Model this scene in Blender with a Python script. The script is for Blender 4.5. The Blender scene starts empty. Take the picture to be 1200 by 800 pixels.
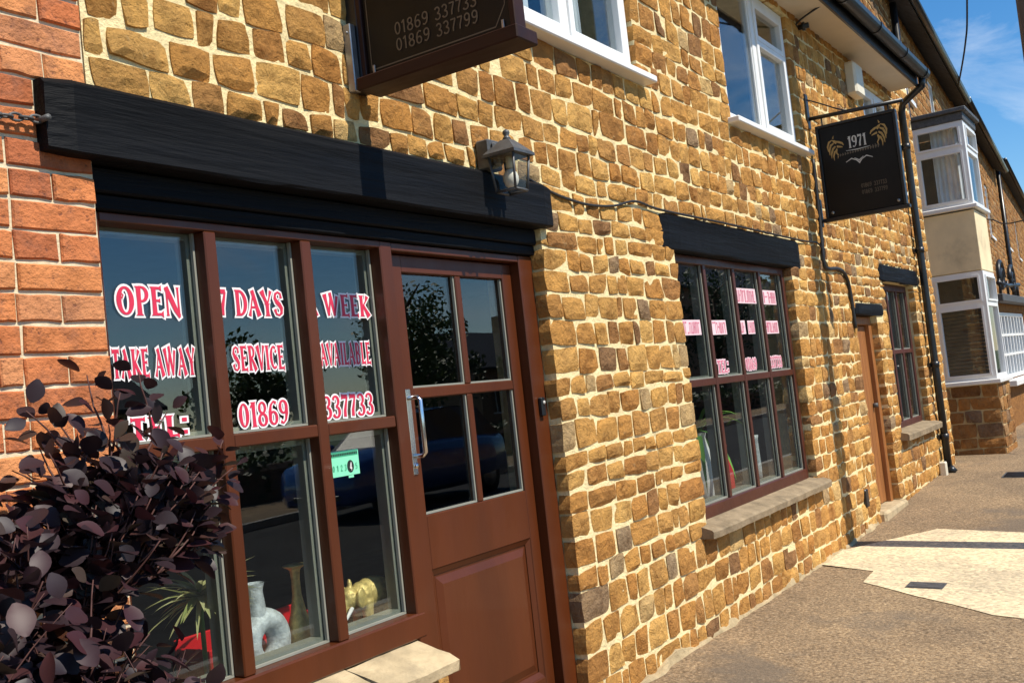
import bpy, math, random
from mathutils import Vector, Matrix, noise
PI = math.pi
S = bpy.context.scene
COL = S.collection

# ------------------------------------------------------------------ camera, sky, sun, exposure
CAM_POS = Vector((0.0, -2.27, 1.35))
CAM_ROT = Matrix(((0.54694, 0.0131876, -0.837068), (-0.830023, -0.121846, -0.5442565), (-0.1091708, 0.9924614, -0.0556963)))
F_PX = 1206.0
cd = bpy.data.cameras.new('camera'); cam = bpy.data.objects.new('camera', cd); COL.objects.link(cam)
cam.matrix_world = Matrix.Translation(CAM_POS) @ CAM_ROT.to_4x4()
cd.sensor_width = 36; cd.lens = 36 * F_PX / 1200; cd.clip_start = 0.05; cd.clip_end = 2000
S.camera = cam
SUN_EL, SUN_AZ = math.radians(51), math.radians(3)        # azimuth: from -Y towards +X
w = bpy.data.worlds.new('World'); S.world = w; w.use_nodes = True
nt = w.node_tree; nt.nodes.clear()
wo = nt.nodes.new('ShaderNodeOutputWorld'); bg = nt.nodes.new('ShaderNodeBackground')
sky = nt.nodes.new('ShaderNodeTexSky'); sky.sky_type = 'NISHITA'; sky.sun_disc = False
sky.sun_elevation = SUN_EL; sky.sun_rotation = PI - SUN_AZ; sky.air_density = 1.0; sky.dust_density = 0.1; sky.ozone_density = 4.0
tc = nt.nodes.new('ShaderNodeTexCoord'); mp = nt.nodes.new('ShaderNodeMapping')
mp.inputs['Scale'].default_value = (1.3, 5.0, 9.0); mp.inputs['Rotation'].default_value = (0.25, 0.15, 0.5)
n1 = nt.nodes.new('ShaderNodeTexNoise'); n1.inputs['Scale'].default_value = 1.6; n1.inputs['Detail'].default_value = 7; n1.inputs['Roughness'].default_value = 0.6; n1.inputs['Distortion'].default_value = 0.6
rp = nt.nodes.new('ShaderNodeValToRGB'); rp.color_ramp.elements[0].position = 0.49; rp.color_ramp.elements[1].position = 0.80
rp.color_ramp.elements[1].color = (.5, .5, .5, 1)
mx = nt.nodes.new('ShaderNodeMix'); mx.data_type = 'RGBA'; mx.inputs['B'].default_value = (6.5, 7.0, 7.6, 1)
nt.links.new(tc.outputs['Generated'], mp.inputs['Vector']); nt.links.new(mp.outputs[0], n1.inputs['Vector'])
nt.links.new(n1.outputs['Fac'], rp.inputs[0]); nt.links.new(rp.outputs[0], mx.inputs['Factor'])
hs = nt.nodes.new('ShaderNodeHueSaturation'); hs.inputs['Saturation'].default_value = 1.3; nt.links.new(sky.outputs[0], hs.inputs['Color']); nt.links.new(hs.outputs[0], mx.inputs['A']); nt.links.new(mx.outputs['Result'], bg.inputs[0])
bg.inputs[1].default_value = 0.125; nt.links.new(bg.outputs[0], wo.inputs[0])
sd = bpy.data.lights.new('sun', 'SUN'); sun = bpy.data.objects.new('sun', sd); COL.objects.link(sun)
sd.energy = 5.0; sd.angle = math.radians(0.5); sd.color = (1.0, 0.93, 0.80)
sv = Vector((math.sin(SUN_AZ) * math.cos(SUN_EL), -math.cos(SUN_AZ) * math.cos(SUN_EL), math.sin(SUN_EL)))
sun.rotation_euler = sv.to_track_quat('Z', 'Y').to_euler(); sun.location = (4, -12, 14)
vs = S.view_settings; vs.view_transform = 'Standard'; vs.look = 'None'; vs.exposure = 0.28; vs.gamma = 1; vs.use_curve_mapping = False
S.render.engine = 'CYCLES'; S.cycles.use_denoising = True; S.cycles.max_bounces = 8; S.cycles.transparent_max_bounces = 16

# ------------------------------------------------------------------ helpers
class MB:
    def __init__(s): s.v = []; s.f = []; s.m = []; s.sm = []
    def face(s, pts, mi=0, smooth=False):
        b = len(s.v); s.v += [tuple(p) for p in pts]; s.f.append(tuple(range(b, b + len(pts)))); s.m.append(mi); s.sm.append(smooth)
    def mesh(s, vs_, fs_, mi=0, smooth=False):
        b = len(s.v); s.v += [tuple(p) for p in vs_]
        for f in fs_: s.f.append(tuple(b + i for i in f)); s.m.append(mi); s.sm.append(smooth)
        return s
    def box(s, x0, x1, y0, y1, z0, z1, mi=0, M=None):
        p = [Vector((x, y, z)) for z in (z0, z1) for y in (y0, y1) for x in (x0, x1)]
        if M is not None: p = [M @ q for q in p]
        return s.mesh(p, [(0, 2, 3, 1), (4, 5, 7, 6), (0, 1, 5, 4), (2, 6, 7, 3), (0, 4, 6, 2), (1, 3, 7, 5)], mi)
    def bbox(s, x0, x1, y0, y1, z0, z1, b=0.004, mi=0, M=None):
        """box with chamfered edges"""
        cx = ((x0, x1), (y0, y1), (z0, z1)); vs_ = []; idx = {}
        for i in (0, 1):
            for j in (0, 1):
                for k in (0, 1):
                    for a in range(3):
                        c = [cx[0][i], cx[1][j], cx[2][k]]
                        for ax, t in ((0, i), (1, j), (2, k)):
                            if ax != a: c[ax] += b if t == 0 else -b
                        idx[(i, j, k, a)] = len(vs_); vs_.append(Vector(c) if M is None else M @ Vector(c))
        g = lambda *t: idx[t]; F = []
        for a in range(3):
            o = [q for q in range(3) if q != a]
            for t in (0, 1):
                q = []
                for u, v in ((0, 0), (1, 0), (1, 1), (0, 1)):
                    k = [0, 0, 0]; k[a] = t; k[o[0]] = u; k[o[1]] = v; q.append(g(*k, a))
                F.append(q)
            for u in (0, 1):
                for v in (0, 1):
                    k0 = [0, 0, 0]; k1 = [0, 0, 0]; k0[a] = 0; k1[a] = 1
                    for k in (k0, k1): k[o[0]] = u; k[o[1]] = v
                    F.append([g(*k0, o[0]), g(*k1, o[0]), g(*k1, o[1]), g(*k0, o[1])])
        for i in (0, 1):
            for j in (0, 1):
                for k in (0, 1): F.append([g(i, j, k, 0), g(i, j, k, 1), g(i, j, k, 2)])
        return s.mesh(vs_, F, mi)
    def tube(s, pts, r, n=8, mi=0, caps=True, smooth=True, flat=1.0):
        pts = [Vector(p) for p in pts]; rr = r if isinstance(r, (list, tuple)) else [r] * len(pts)
        vs_ = []; ref = None
        for i, p in enumerate(pts):
            t = (pts[min(i + 1, len(pts) - 1)] - pts[max(i - 1, 0)]).normalized()
            if ref is None: ref = Vector((0, 0, 1)) if abs(t.z) < .9 else Vector((1, 0, 0))
            u = t.cross(ref).normalized(); v_ = u.cross(t).normalized(); ref = v_
            for k in range(n):
                a = 2 * PI * k / n; vs_.append(p + (u * math.cos(a) + v_ * math.sin(a) * flat) * rr[i])
        F = [(i * n + k, i * n + (k + 1) % n, (i + 1) * n + (k + 1) % n, (i + 1) * n + k) for i in range(len(pts) - 1) for k in range(n)]
        if caps: F += [tuple(range(n - 1, -1, -1)), tuple((len(pts) - 1) * n + k for k in range(n))]
        return s.mesh(vs_, F, mi, smooth)
    def lathe(s, prof, c, n=20, mi=0, smooth=True):
        vs_ = [(c[0] + r * math.cos(2 * PI * k / n), c[1] + r * math.sin(2 * PI * k / n), c[2] + z) for r, z in prof for k in range(n)]
        F = [(i * n + k, i * n + (k + 1) % n, (i + 1) * n + (k + 1) % n, (i + 1) * n + k) for i in range(len(prof) - 1) for k in range(n)]
        return s.mesh(vs_, F, mi, smooth)
    def ell(s, c, r, n=12, mi=0, M=None):
        vs_ = []; F = []; h = n // 2
        for i in range(h + 1):
            a = PI * i / h
            for k in range(n):
                b = 2 * PI * k / n; p = Vector((r[0] * math.sin(a) * math.cos(b), r[1] * math.sin(a) * math.sin(b), r[2] * math.cos(a)))
                if M is not None: p = M @ p
                vs_.append(p + Vector(c))
        for i in range(h):
            for k in range(n): F.append((i * n + k, (i + 1) * n + k, (i + 1) * n + (k + 1) % n, i * n + (k + 1) % n))
        return s.mesh(vs_, F, mi, True)
    def prism(s, poly, y0, y1, mi=0, ax='y'):
        """extrude an (a,b) outline; ax y: (x,z) outline, ax x: (y,z) outline, ax z: (x,y) outline"""
        P = {'y': lambda a, b, t: (a, t, b), 'x': lambda a, b, t: (t, a, b), 'z': lambda a, b, t: (a, b, t)}[ax]
        n = len(poly); vs_ = [P(a, b, y0) for a, b in poly] + [P(a, b, y1) for a, b in poly]
        F = [tuple(range(n)), tuple(range(2 * n - 1, n - 1, -1))] + [(i, n + i, n + (i + 1) % n, (i + 1) % n) for i in range(n)]
        return s.mesh(vs_, F, mi)
    def build(s, name, mats, parent=None, loc=None, label=None):
        me = bpy.data.meshes.new(name); me.from_pydata(s.v, [], s.f)
        mats = mats if isinstance(mats, (list, tuple)) else [mats]
        for m in mats: me.materials.append(m)
        me.polygons.foreach_set('material_index', s.m); me.polygons.foreach_set('use_smooth', s.sm)
        me.update(); return link(name, me, parent, label)
def off(o):
    v = Vector((0, 0, 0))
    while o is not None: v += o.location; o = o.parent
    return v
def link(name, me, parent=None, label=None):
    o = bpy.data.objects.new(name, me); COL.objects.link(o)
    if parent is not None: o.parent = parent; o.location = -off(parent)
    if label: o['label'] = label
    return o
def fixn(o):
    import bmesh
    bm = bmesh.new(); bm.from_mesh(o.data); bmesh.ops.recalc_face_normals(bm, faces=bm.faces); bm.to_mesh(o.data); bm.free(); return o
def thing(name, label, cat, loc=(0, 0, 0), group=None):
    o = bpy.data.objects.new(name, None); COL.objects.link(o); o.location = loc; o.empty_display_size = .1
    o['label'] = label; o['category'] = cat
    if group: o['group'] = group
    return o
def tag(o, label, cat, group=None):
    o['label'] = label; o['category'] = cat
    if group: o['group'] = group
    # put the origin at the base of the thing
    if o.data is not None and o.parent is None:
        vs_ = [v.co for v in o.data.vertices]
        c = Vector(((min(v.x for v in vs_) + max(v.x for v in vs_)) / 2, (min(v.y for v in vs_) + max(v.y for v in vs_)) / 2, min(v.z for v in vs_)))
        o.data.transform(Matrix.Translation(-c)); o.location = c
    return o
def struct(o): o['kind'] = 'structure'; return o
def stuff(o): o['kind'] = 'stuff'; return o
def project(p):
    c = CAM_ROT.transposed() @ (Vector(p) - CAM_POS)
    if c.z > -0.05: return None
    return 600 - F_PX * c.x / c.z, 400 + F_PX * c.y / c.z, -c.z
def nz(x, y=0., z=0.): return noise.noise(Vector((x, y, z)))

# ------------------------------------------------------------------ materials
def newmat(name):
    m = bpy.data.materials.new(name); m.use_nodes = True; t = m.node_tree; t.nodes.clear()
    o = t.nodes.new('ShaderNodeOutputMaterial'); b = t.nodes.new('ShaderNodeBsdfPrincipled'); t.links.new(b.outputs[0], o.inputs[0])
    return m, t, b, o
def N(t, typ, **kw):
    n = t.nodes.new(typ)
    for k, v in kw.items():
        if k in n.inputs: n.inputs[k].default_value = v
        else: setattr(n, k, v)
    return n
def ramp(t, stops, src=None, interp='LINEAR'):
    r = t.nodes.new('ShaderNodeValToRGB'); e = r.color_ramp.elements; r.color_ramp.interpolation = interp
    while len(e) < len(stops): e.new(0.5)
    for el, (p, c) in zip(e, stops): el.position = p; el.color = (*c, 1) if len(c) == 3 else c
    if src is not None: t.links.new(src, r.inputs[0])
    return r
def mixc(t, a, b, fac, mode='MIX'):
    m = t.nodes.new('ShaderNodeMix'); m.data_type = 'RGBA'; m.blend_type = mode
    for k, v in (('A', a), ('B', b), ('Factor', fac)):
        if isinstance(v, (int, float)): m.inputs[k].default_value = v
        elif isinstance(v, tuple): m.inputs[k].default_value = (*v, 1)
        else: t.links.new(v, m.inputs[k])
    return m.outputs['Result']
def bump(t, b, src, dist=0.004, strength=1.0):
    n = t.nodes.new('ShaderNodeBump'); n.inputs['Distance'].default_value = dist; n.inputs['Strength'].default_value = strength
    t.links.new(src, n.inputs['Height']); t.links.new(n.outputs[0], b.inputs['Normal']); return n
def coords(t, scale=(1, 1, 1)):
    c = t.nodes.new('ShaderNodeTexCoord'); m = t.nodes.new('ShaderNodeMapping'); m.inputs['Scale'].default_value = scale
    t.links.new(c.outputs['Object'], m.inputs[0]); return m.outputs[0]
def tex(t, co, scale, detail=4, rough=.55, dist=0):
    n = N(t, 'ShaderNodeTexNoise', Scale=scale, Detail=detail, Roughness=rough, Distortion=dist); t.links.new(co, n.inputs['Vector']); return n.outputs['Fac']
def simple(name, col, rough=.5, metal=0, var=.12, scale=12, bdist=0.0, bscale=60, spec=.5, stretch=(1, 1, 1), coat=0, dirt=None):
    m, t, b, o = newmat(name); co = coords(t, stretch)
    f = tex(t, co, scale, 5)
    lo = tuple(c * (1 - var) for c in col); hi = tuple(min(1, c * (1 + var)) for c in col)
    c = ramp(t, [(.3, lo), (.7, hi)], f).outputs[0]
    if dirt:
        d = ramp(t, [(.52, (0, 0, 0)), (.72, (1, 1, 1))], tex(t, co, scale * .6, 8, .7)).outputs[0]
        mm = t.nodes.new('ShaderNodeMath'); mm.operation = 'MULTIPLY'; mm.inputs[1].default_value = dirt[1]; t.links.new(d, mm.inputs[0])
        c = mixc(t, c, dirt[0], mm.outputs[0])
    t.links.new(c, b.inputs['Base Color'])
    b.inputs['Metallic'].default_value = metal; b.inputs['Specular IOR Level'].default_value = spec; b.inputs['Coat Weight'].default_value = coat
    rr = ramp(t, [(.3, (rough * .85,) * 3), (.7, (min(1, rough * 1.15),) * 3)], tex(t, co, scale * 2.3, 4)); t.links.new(rr.outputs[0], b.inputs['Roughness'])
    if bdist: bump(t, b, tex(t, co, bscale, 6, .6), bdist)
    return m
def rnd(t):
    g = t.nodes.new('ShaderNodeNewGeometry'); oi = t.nodes.new('ShaderNodeObjectInfo')
    ad = t.nodes.new('ShaderNodeMath'); ad.operation = 'ADD'; t.links.new(g.outputs['Random Per Island'], ad.inputs[0]); t.links.new(oi.outputs['Random'], ad.inputs[1])
    fr = t.nodes.new('ShaderNodeMath'); fr.operation = 'FRACT'; t.links.new(ad.outputs[0], fr.inputs[0]); return fr.outputs[0]
def stone_mat(name, stops, pit=(0.075, 0.036, 0.016), bd=.022):
    m, t, b, o = newmat(name); co = coords(t)
    base = ramp(t, stops, rnd(t)).outputs[0]
    n1 = tex(t, co, 9, 6, .65, .3)
    v = ramp(t, [(.28, (.56, .46, .38)), (.48, (1, .95, .92)), (.70, (1.35, 1.26, 1.12))], n1).outputs[0]
    c = mixc(t, base, v, 1.0, 'MULTIPLY')
    n2 = tex(t, co, 58, 8, .78, .3)
    pf = ramp(t, [(.30, (1, 1, 1)), (.42, (0, 0, 0))], n2).outputs[0]
    sc_ = t.nodes.new('ShaderNodeMath'); sc_.operation = 'MULTIPLY'; sc_.inputs[1].default_value = .75; t.links.new(pf, sc_.inputs[0])
    c = mixc(t, c, pit, sc_.outputs[0])
    lf = ramp(t, [(.62, (0, 0, 0)), (.75, (.45, .45, .45))], tex(t, co, 21, 6, .7)).outputs[0]
    c = mixc(t, c, (.72, .55, .30), lf)
    t.links.new(c, b.inputs['Base Color']); b.inputs['Roughness'].default_value = .92; b.inputs['Specular IOR Level'].default_value = .15
    ad = t.nodes.new('ShaderNodeMath'); ad.operation = 'ADD'; t.links.new(n2, ad.inputs[0])
    m3 = t.nodes.new('ShaderNodeMath'); m3.operation = 'MULTIPLY'; m3.inputs[1].default_value = 1.7; t.links.new(tex(t, co, 17, 4, .6, .45), m3.inputs[0]); t.links.new(m3.outputs[0], ad.inputs[1])
    bump(t, b, ad.outputs[0], bd, 1.0)
    return m
M = {}
IRON = [(0, (.40, .19, .058)), (.14, (.62, .34, .10)), (.30, (.52, .25, .07)), (.46, (.74, .45, .145)), (.58, (.48, .23, .07)), (.72, (.66, .38, .115)), (.86, (.42, .21, .075)), (.93, (.26, .145, .07)), (.96, (.38, .28, .17)), (1, (.72, .49, .20))]
M['stone'] = stone_mat('ironstone', IRON)
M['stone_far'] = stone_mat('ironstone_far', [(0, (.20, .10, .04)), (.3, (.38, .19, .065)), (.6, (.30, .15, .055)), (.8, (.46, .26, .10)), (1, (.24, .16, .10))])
M['mortar'] = simple('lime_mortar', (.80, .655, .36), .95, var=.16, scale=14, bdist=.009, bscale=70, spec=.1, dirt=((.45, .36, .22), .45))
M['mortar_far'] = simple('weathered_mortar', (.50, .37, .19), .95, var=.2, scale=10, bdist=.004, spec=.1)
M['mortar_dirty'] = simple('splashed_mortar', (.44, .34, .20), .95, var=.3, scale=9, bdist=.012, bscale=30, spec=.1, dirt=((.25, .20, .13), .8))
def brick_mat():
    m, t, b, o = newmat('red_brick'); co = coords(t)
    base = ramp(t, [(0, (.42, .135, .062)), (.3, (.66, .245, .092)), (.55, (.54, .175, .072)), (.8, (.72, .30, .115)), (1, (.58, .25, .12))], rnd(t)).outputs[0]
    v = ramp(t, [(.3, (.72, .66, .6)), (.6, (1.08, 1.05, 1.0))], tex(t, co, 14, 6, .65)).outputs[0]
    c = mixc(t, base, v, 1.0, 'MULTIPLY'); n2 = tex(t, co, 60, 5, .65)
    pf = ramp(t, [(.30, (.8, .8, .8)), (.40, (0, 0, 0))], n2).outputs[0]; c = mixc(t, c, (.16, .06, .04), pf)
    d = ramp(t, [(.50, (0, 0, 0)), (.70, (.75, .75, .75))], tex(t, co, 9, 8, .75)).outputs[0]; c = mixc(t, c, (.20, .095, .065), d)
    t.links.new(c, b.inputs['Base Color']); b.inputs['Roughness'].default_value = .9; b.inputs['Specular IOR Level'].default_value = .15
    bump(t, b, n2, .010); return m
M['brick'] = brick_mat()
M['brick_mortar'] = simple('brick_mortar', (.66, .56, .38), .95, var=.2, scale=20, bdist=.004, bscale=90, spec=.1)
M['black_timber'] = simple('black_painted_timber', (.0055, .006, .0075), .6, var=.4, scale=5, bdist=.009, bscale=26, stretch=(.08, 1, 1.2), spec=.10, dirt=((.017, .017, .019), .6))
M['brown_paint'] = simple('brown_gloss_paint', (.082, .0195, .0045), .40, var=.16, scale=6, bdist=.0008, bscale=30, stretch=(1, 1, .2), coat=.08, spec=.35)
M['maroon_paint'] = simple('maroon_paint', (.068, .0155, .006), .45, var=.16, scale=6, bdist=.0008, bscale=30, coat=.1)
M['dark_brown'] = simple('dark_brown_paint', (.075, .020, .012), .5, var=.2, scale=6)
M['oak'] = simple('varnished_timber', (.30, .115, .030), .5, var=.25, scale=9, stretch=(4, 4, .25), bdist=.0015, bscale=30)
M['white_upvc'] = simple('white_upvc', (.80, .80, .79), .35, var=.04, scale=3, dirt=((.55, .53, .48), .25))
M['bead'] = simple('pale_glazing_bead', (.24, .24, .20), .6, var=.1, scale=9)
M['black_metal'] = simple('black_metal', (.012, .012, .013), .38, var=.3, scale=20, bdist=.0006, spec=.5)
M['black_plastic'] = simple('black_plastic', (.012, .013, .015), .33, var=.3, scale=6)
M['steel'] = simple('galvanised_steel', (.36, .36, .36), .45, metal=.8, var=.2, scale=18)
M['chrome'] = simple('polished_steel', (.75, .75, .74), .22, metal=1, var=.05)
M['gold'] = simple('brass', (.74, .54, .19), .42, metal=.3, var=.35, scale=45, bdist=.003, bscale=70)
M['pewter'] = simple('silvered_ceramic', (.60, .62, .63), .4, metal=.1, var=.3, scale=40, bdist=.004, bscale=140)
M['red'] = simple('red_lacquer', (.65, .015, .02), .35, var=.1)
M['letter_red'] = simple('red_vinyl', (.62, .025, .07), .5, var=.06, scale=30)
M['letter_white'] = simple('white_vinyl', (.82, .78, .78), .5, var=.04)
M['letter_pink'] = simple('faded_vinyl', (.62, .16, .24), .6, var=.1, scale=40)
M['letter_pale'] = simple('pale_pink_vinyl', (.78, .56, .60), .6, var=.05)
M['green_card'] = simple('green_card', (.22, .72, .45), .6, var=.06, scale=30)
M['green_dark'] = simple('dark_green_print', (.05, .36, .20), .6)
M['black_print'] = simple('black_print', (.01, .02, .015), .6)
M['sign_black'] = simple('sign_board_black', (.006, .0055, .005), .45, var=.3, scale=8, spec=.25)
M['sign_wood'] = simple('stained_timber', (.030, .010, .006), .55, var=.3, scale=8, stretch=(1, .3, 1), spec=.25)
M['gold_print'] = simple('gold_lettering', (.42, .26, .075), .5, var=.2, scale=40)
M['silver_print'] = simple('silver_lettering', (.55, .53, .48), .5)
M['dim_print'] = simple('weathered_lettering', (.13, .10, .065), .6)
M['sill_dark'] = simple('weathered_sill', (.27, .205, .13), .92, var=.3, scale=9, bdist=.008, bscale=28, spec=.15, dirt=((.12, .095, .065), .6))
M['sillstone'] = simple('sandstone_sill', (.46, .36, .22), .92, var=.25, scale=9, bdist=.008, bscale=28, spec=.15, dirt=((.20, .16, .11), .6))
M['slate'] = simple('slate_roof', (.035, .035, .04), .75, var=.3, scale=4, bdist=.01, bscale=9)
M['render'] = simple('cream_render', (.80, .66, .42), .9, var=.12, scale=3, bdist=.002, bscale=60, spec=.1, dirt=((.36, .29, .19), .6))
M['soffit'] = simple('soffit_board', (.62, .54, .42), .6, var=.08, scale=2)
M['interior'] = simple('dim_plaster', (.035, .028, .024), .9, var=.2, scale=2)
M['shelf'] = simple('shelf_board', (.12, .09, .07), .6, var=.15)
M['curtain'] = simple('net_curtain', (.72, .75, .76), .85, var=.12, scale=14, stretch=(1, 1, .4))
M['blind'] = simple('wooden_slats', (.13, .085, .045), .6, var=.2, scale=12)
M['lantern_grey'] = simple('dark_grey_metal', (.085, .09, .098), .5, metal=.2, var=.3, scale=30)
M['iron_grey'] = simple('cast_iron', (.10, .10, .10), .6, metal=.4, var=.3, scale=30, bdist=.002, bscale=120)
M['cream_plastic'] = simple('cream_plastic', (.72, .66, .52), .45, var=.05)
M['bulb'] = simple('frosted_bulb', (.85, .84, .80), .4, var=.03)
M['cable'] = simple('cable_sheath', (.014, .014, .015), .5, var=.2)
M['pole_wood'] = simple('creosoted_pole', (.13, .10, .075), .9, var=.3, scale=12, stretch=(1, 1, .1), bdist=.006, bscale=24)
M['bark'] = simple('bark', (.09, .06, .045), .9, var=.35, scale=20, bdist=.008, bscale=40)
M['twig'] = simple('red_twig', (.075, .026, .020), .7, var=.3, scale=40)
def leafmat(name, stops, rough=.5, trans=.2, spec=.4):
    m, t, b, o = newmat(name); g = t.nodes.new('ShaderNodeNewGeometry'); oi = t.nodes.new('ShaderNodeObjectInfo')
    ad = t.nodes.new('ShaderNodeMath'); ad.operation = 'ADD'; t.links.new(g.outputs['Random Per Island'], ad.inputs[0]); t.links.new(oi.outputs['Random'], ad.inputs[1])
    fr = t.nodes.new('ShaderNodeMath'); fr.operation = 'FRACT'; t.links.new(ad.outputs[0], fr.inputs[0])
    c = ramp(t, stops, fr.outputs[0]).outputs[0]; t.links.new(c, b.inputs['Base Color'])
    b.inputs['Roughness'].default_value = rough; b.inputs['Specular IOR Level'].default_value = spec
    tr = t.nodes.new('ShaderNodeBsdfTranslucent'); t.links.new(c, tr.inputs[0]); ms = t.nodes.new('ShaderNodeMixShader'); ms.inputs[0].default_value = trans
    t.links.new(b.outputs[0], ms.inputs[1]); t.links.new(tr.outputs[0], ms.inputs[2]); t.links.new(ms.outputs[0], o.inputs[0]); return m
M['purple_leaf'] = leafmat('purple_leaf', [(0, (.015, .009, .012)), (.5, (.029, .0145, .019)), (.85, (.050, .013, .016)), (1, (.050, .036, .024))], .50, .14, .40)
M['green_leaf'] = leafmat('green_leaf', [(0, (.030, .055, .015)), (.6, (.06, .10, .025)), (1, (.10, .13, .04))])
M['dark_leaf'] = leafmat('dark_conifer_leaf', [(0, (.018, .035, .014)), (1, (.04, .065, .022))])
M['spiky_leaf'] = leafmat('striped_leaf', [(0, (.48, .46, .18)), (.5, (.68, .62, .34)), (1, (.34, .38, .12))], .45, .25)
M['vase_leaf'] = leafmat('strap_leaf', [(0, (.10, .28, .04)), (1, (.22, .42, .08))], .4, .3)
def glassmat(name, ior=1.6, tint=(.92, .95, .94), rough=0.0, wave=.0):
    m, t, b, o = newmat(name); t.nodes.remove(b)
    tr = N(t, 'ShaderNodeBsdfTransparent'); tr.inputs[0].default_value = (*tint, 1)
    gl = N(t, 'ShaderNodeBsdfGlossy', Roughness=rough); ms = N(t, 'ShaderNodeMixShader'); R0 = ((ior - 1) / (ior + 1)) ** 2
    ge = t.nodes.new('ShaderNodeNewGeometry'); dt = N(t, 'ShaderNodeVectorMath', operation='DOT_PRODUCT'); t.links.new(ge.outputs['Normal'], dt.inputs[0]); t.links.new(ge.outputs['Incoming'], dt.inputs[1])
    def mth(op, a, bv=None):
        n_ = t.nodes.new('ShaderNodeMath'); n_.operation = op; n_.use_clamp = False
        for i_, q_ in enumerate((a, bv)):
            if q_ is None: continue
            if isinstance(q_, (int, float)): n_.inputs[i_].default_value = q_
            else: t.links.new(q_, n_.inputs[i_])
        return n_.outputs[0]
    sch = mth('ADD', mth('MULTIPLY', mth('POWER', mth('SUBTRACT', 1.0, mth('ABSOLUTE', dt.outputs['Value'])), 5.0), 1 - R0), R0)
    if wave:
        bp = t.nodes.new('ShaderNodeBump'); bp.inputs['Distance'].default_value = wave; bp.inputs['Strength'].default_value = 1
        t.links.new(tex(t, coords(t), 3.2, 1), bp.inputs['Height']); t.links.new(bp.outputs[0], gl.inputs['Normal'])
    t.links.new(sch, ms.inputs[0]); t.links.new(tr.outputs[0], ms.inputs[1]); t.links.new(gl.outputs[0], ms.inputs[2]); t.links.new(ms.outputs[0], o.inputs[0]); return m
M['glass'] = glassmat('window_glass', 1.80, (.90, .93, .92), 0, .0003)
M['glass_up'] = glassmat('upper_glass', 1.80, (.90, .93, .94), 0, .0003)
M['lantern_glass'] = glassmat('lantern_glass', 1.45, (.82, .82, .78))
M['clear'] = glassmat('clear_glass', 1.5, (.75, .80, .77))
def ground_mat(name, stops, sc, bd, patchc=None, spec=.2):
    m, t, b, o = newmat(name); co = coords(t)
    n = tex(t, co, sc, 3, .7); c = ramp(t, stops, n).outputs[0]
    v = N(t, 'ShaderNodeTexVoronoi', Scale=sc * 1.1); t.links.new(co, v.inputs['Vector'])
    sp = ramp(t, [(0, (.55, .55, .55)), (.5, (1.0, 1.0, 1.0)), (1, (1.5, 1.45, 1.35))], v.outputs['Color']).outputs[0]; c = mixc(t, c, sp, .8, 'MULTIPLY')
    big = ramp(t, [(.35, (.72, .72, .74)), (.65, (1.1, 1.08, 1.04))], tex(t, co, 1.1, 6, .65)).outputs[0]; c = mixc(t, c, big, 1.0, 'MULTIPLY')
    if patchc:
        f = ramp(t, [(.56, (0, 0, 0)), (.62, (.6, .6, .6))], tex(t, co, .75, 4, .6)).outputs[0]; c = mixc(t, c, patchc, f)
    t.links.new(c, b.inputs['Base Color']); b.inputs['Roughness'].default_value = .9; b.inputs['Specular IOR Level'].default_value = spec
    bump(t, b, n, bd); return m
M['pavement'] = ground_mat('exposed_aggregate', [(.25, (.09, .060, .035)), (.45, (.245, .172, .103)), (.6, (.33, .24, .15)), (.78, (.60, .47, .30))], 66, .006, (.14, .115, .09))
M['concrete'] = ground_mat('pale_concrete', [(.2, (.60, .48, .31)), (.5, (.70, .575, .38)), (.8, (.76, .64, .44))], 45, .002)
M['asphalt'] = ground_mat('asphalt', [(.25, (.03, .03, .03)), (.6, (.055, .053, .05)), (.8, (.10, .095, .09))], 70, .004)
M['kerb'] = simple('kerb_stone', (.36, .33, .28), .9, var=.2, scale=8, bdist=.003)
M['earth'] = simple('field', (.07, .10, .035), .95, var=.3, scale=.5)
M['car_paint'] = simple('blue_car_paint', (.012, .05, .20), .25, var=.05, coat=.8)
M['tyre'] = simple('rubber', (.012, .012, .012), .8)
M['lamp_lens'] = simple('headlamp_lens', (.75, .77, .78), .15, var=.04)
M['house_brick'] = simple('brown_house_brick', (.28, .16, .10), .9, var=.25, scale=10)  # randomly mottled brown brick for rear walls, chimneys and the houses opposite

# ------------------------------------------------------------------ ground
def sm(a, b, x): t = min(1, max(0, (x - a) / (b - a))); return t * t * (3 - 2 * t)
def hz(x): return .125 * sm(7.0, 12.2, x)
KERB = -2.95
def gz(x, y): return hz(x) + .04 * max(KERB, min(0, y))
def sheet(xs, ys, fz, mat, name):
    b = MB(); n = len(ys)
    b.mesh([(x, y, fz(x, y)) for x in xs for y in ys], [(i * n + j, (i + 1) * n + j, (i + 1) * n + j + 1, i * n + j + 1) for i in range(len(xs) - 1) for j in range(n - 1)], 0, True)
    return struct(b.build(name, mat))
xs = [-12, -6, -3] + [-1 + .5 * i for i in range(31)] + [15, 17, 20, 25, 32, 45, 70]
sheet(xs, [KERB, -2.2, -1.5, -.8, -.3, .25, 4.0], gz, M['pavement'], 'pavement')
RZ = -.235
sheet(xs, [-9.2, -7, -5, -4, KERB - .12], lambda x, y: hz(x) + RZ, M['asphalt'], 'road')
sheet(xs, [-11.5, -10, -9.32], lambda x, y: hz(x) + RZ + .11, M['pavement'], 'opposite_pavement')
g = MB(); g.face([(-300, -300, -.6), (500, -300, -.6), (500, 300, -.6), (-300, 300, -.6)]); struct(g.build('ground', M['earth']))
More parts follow.
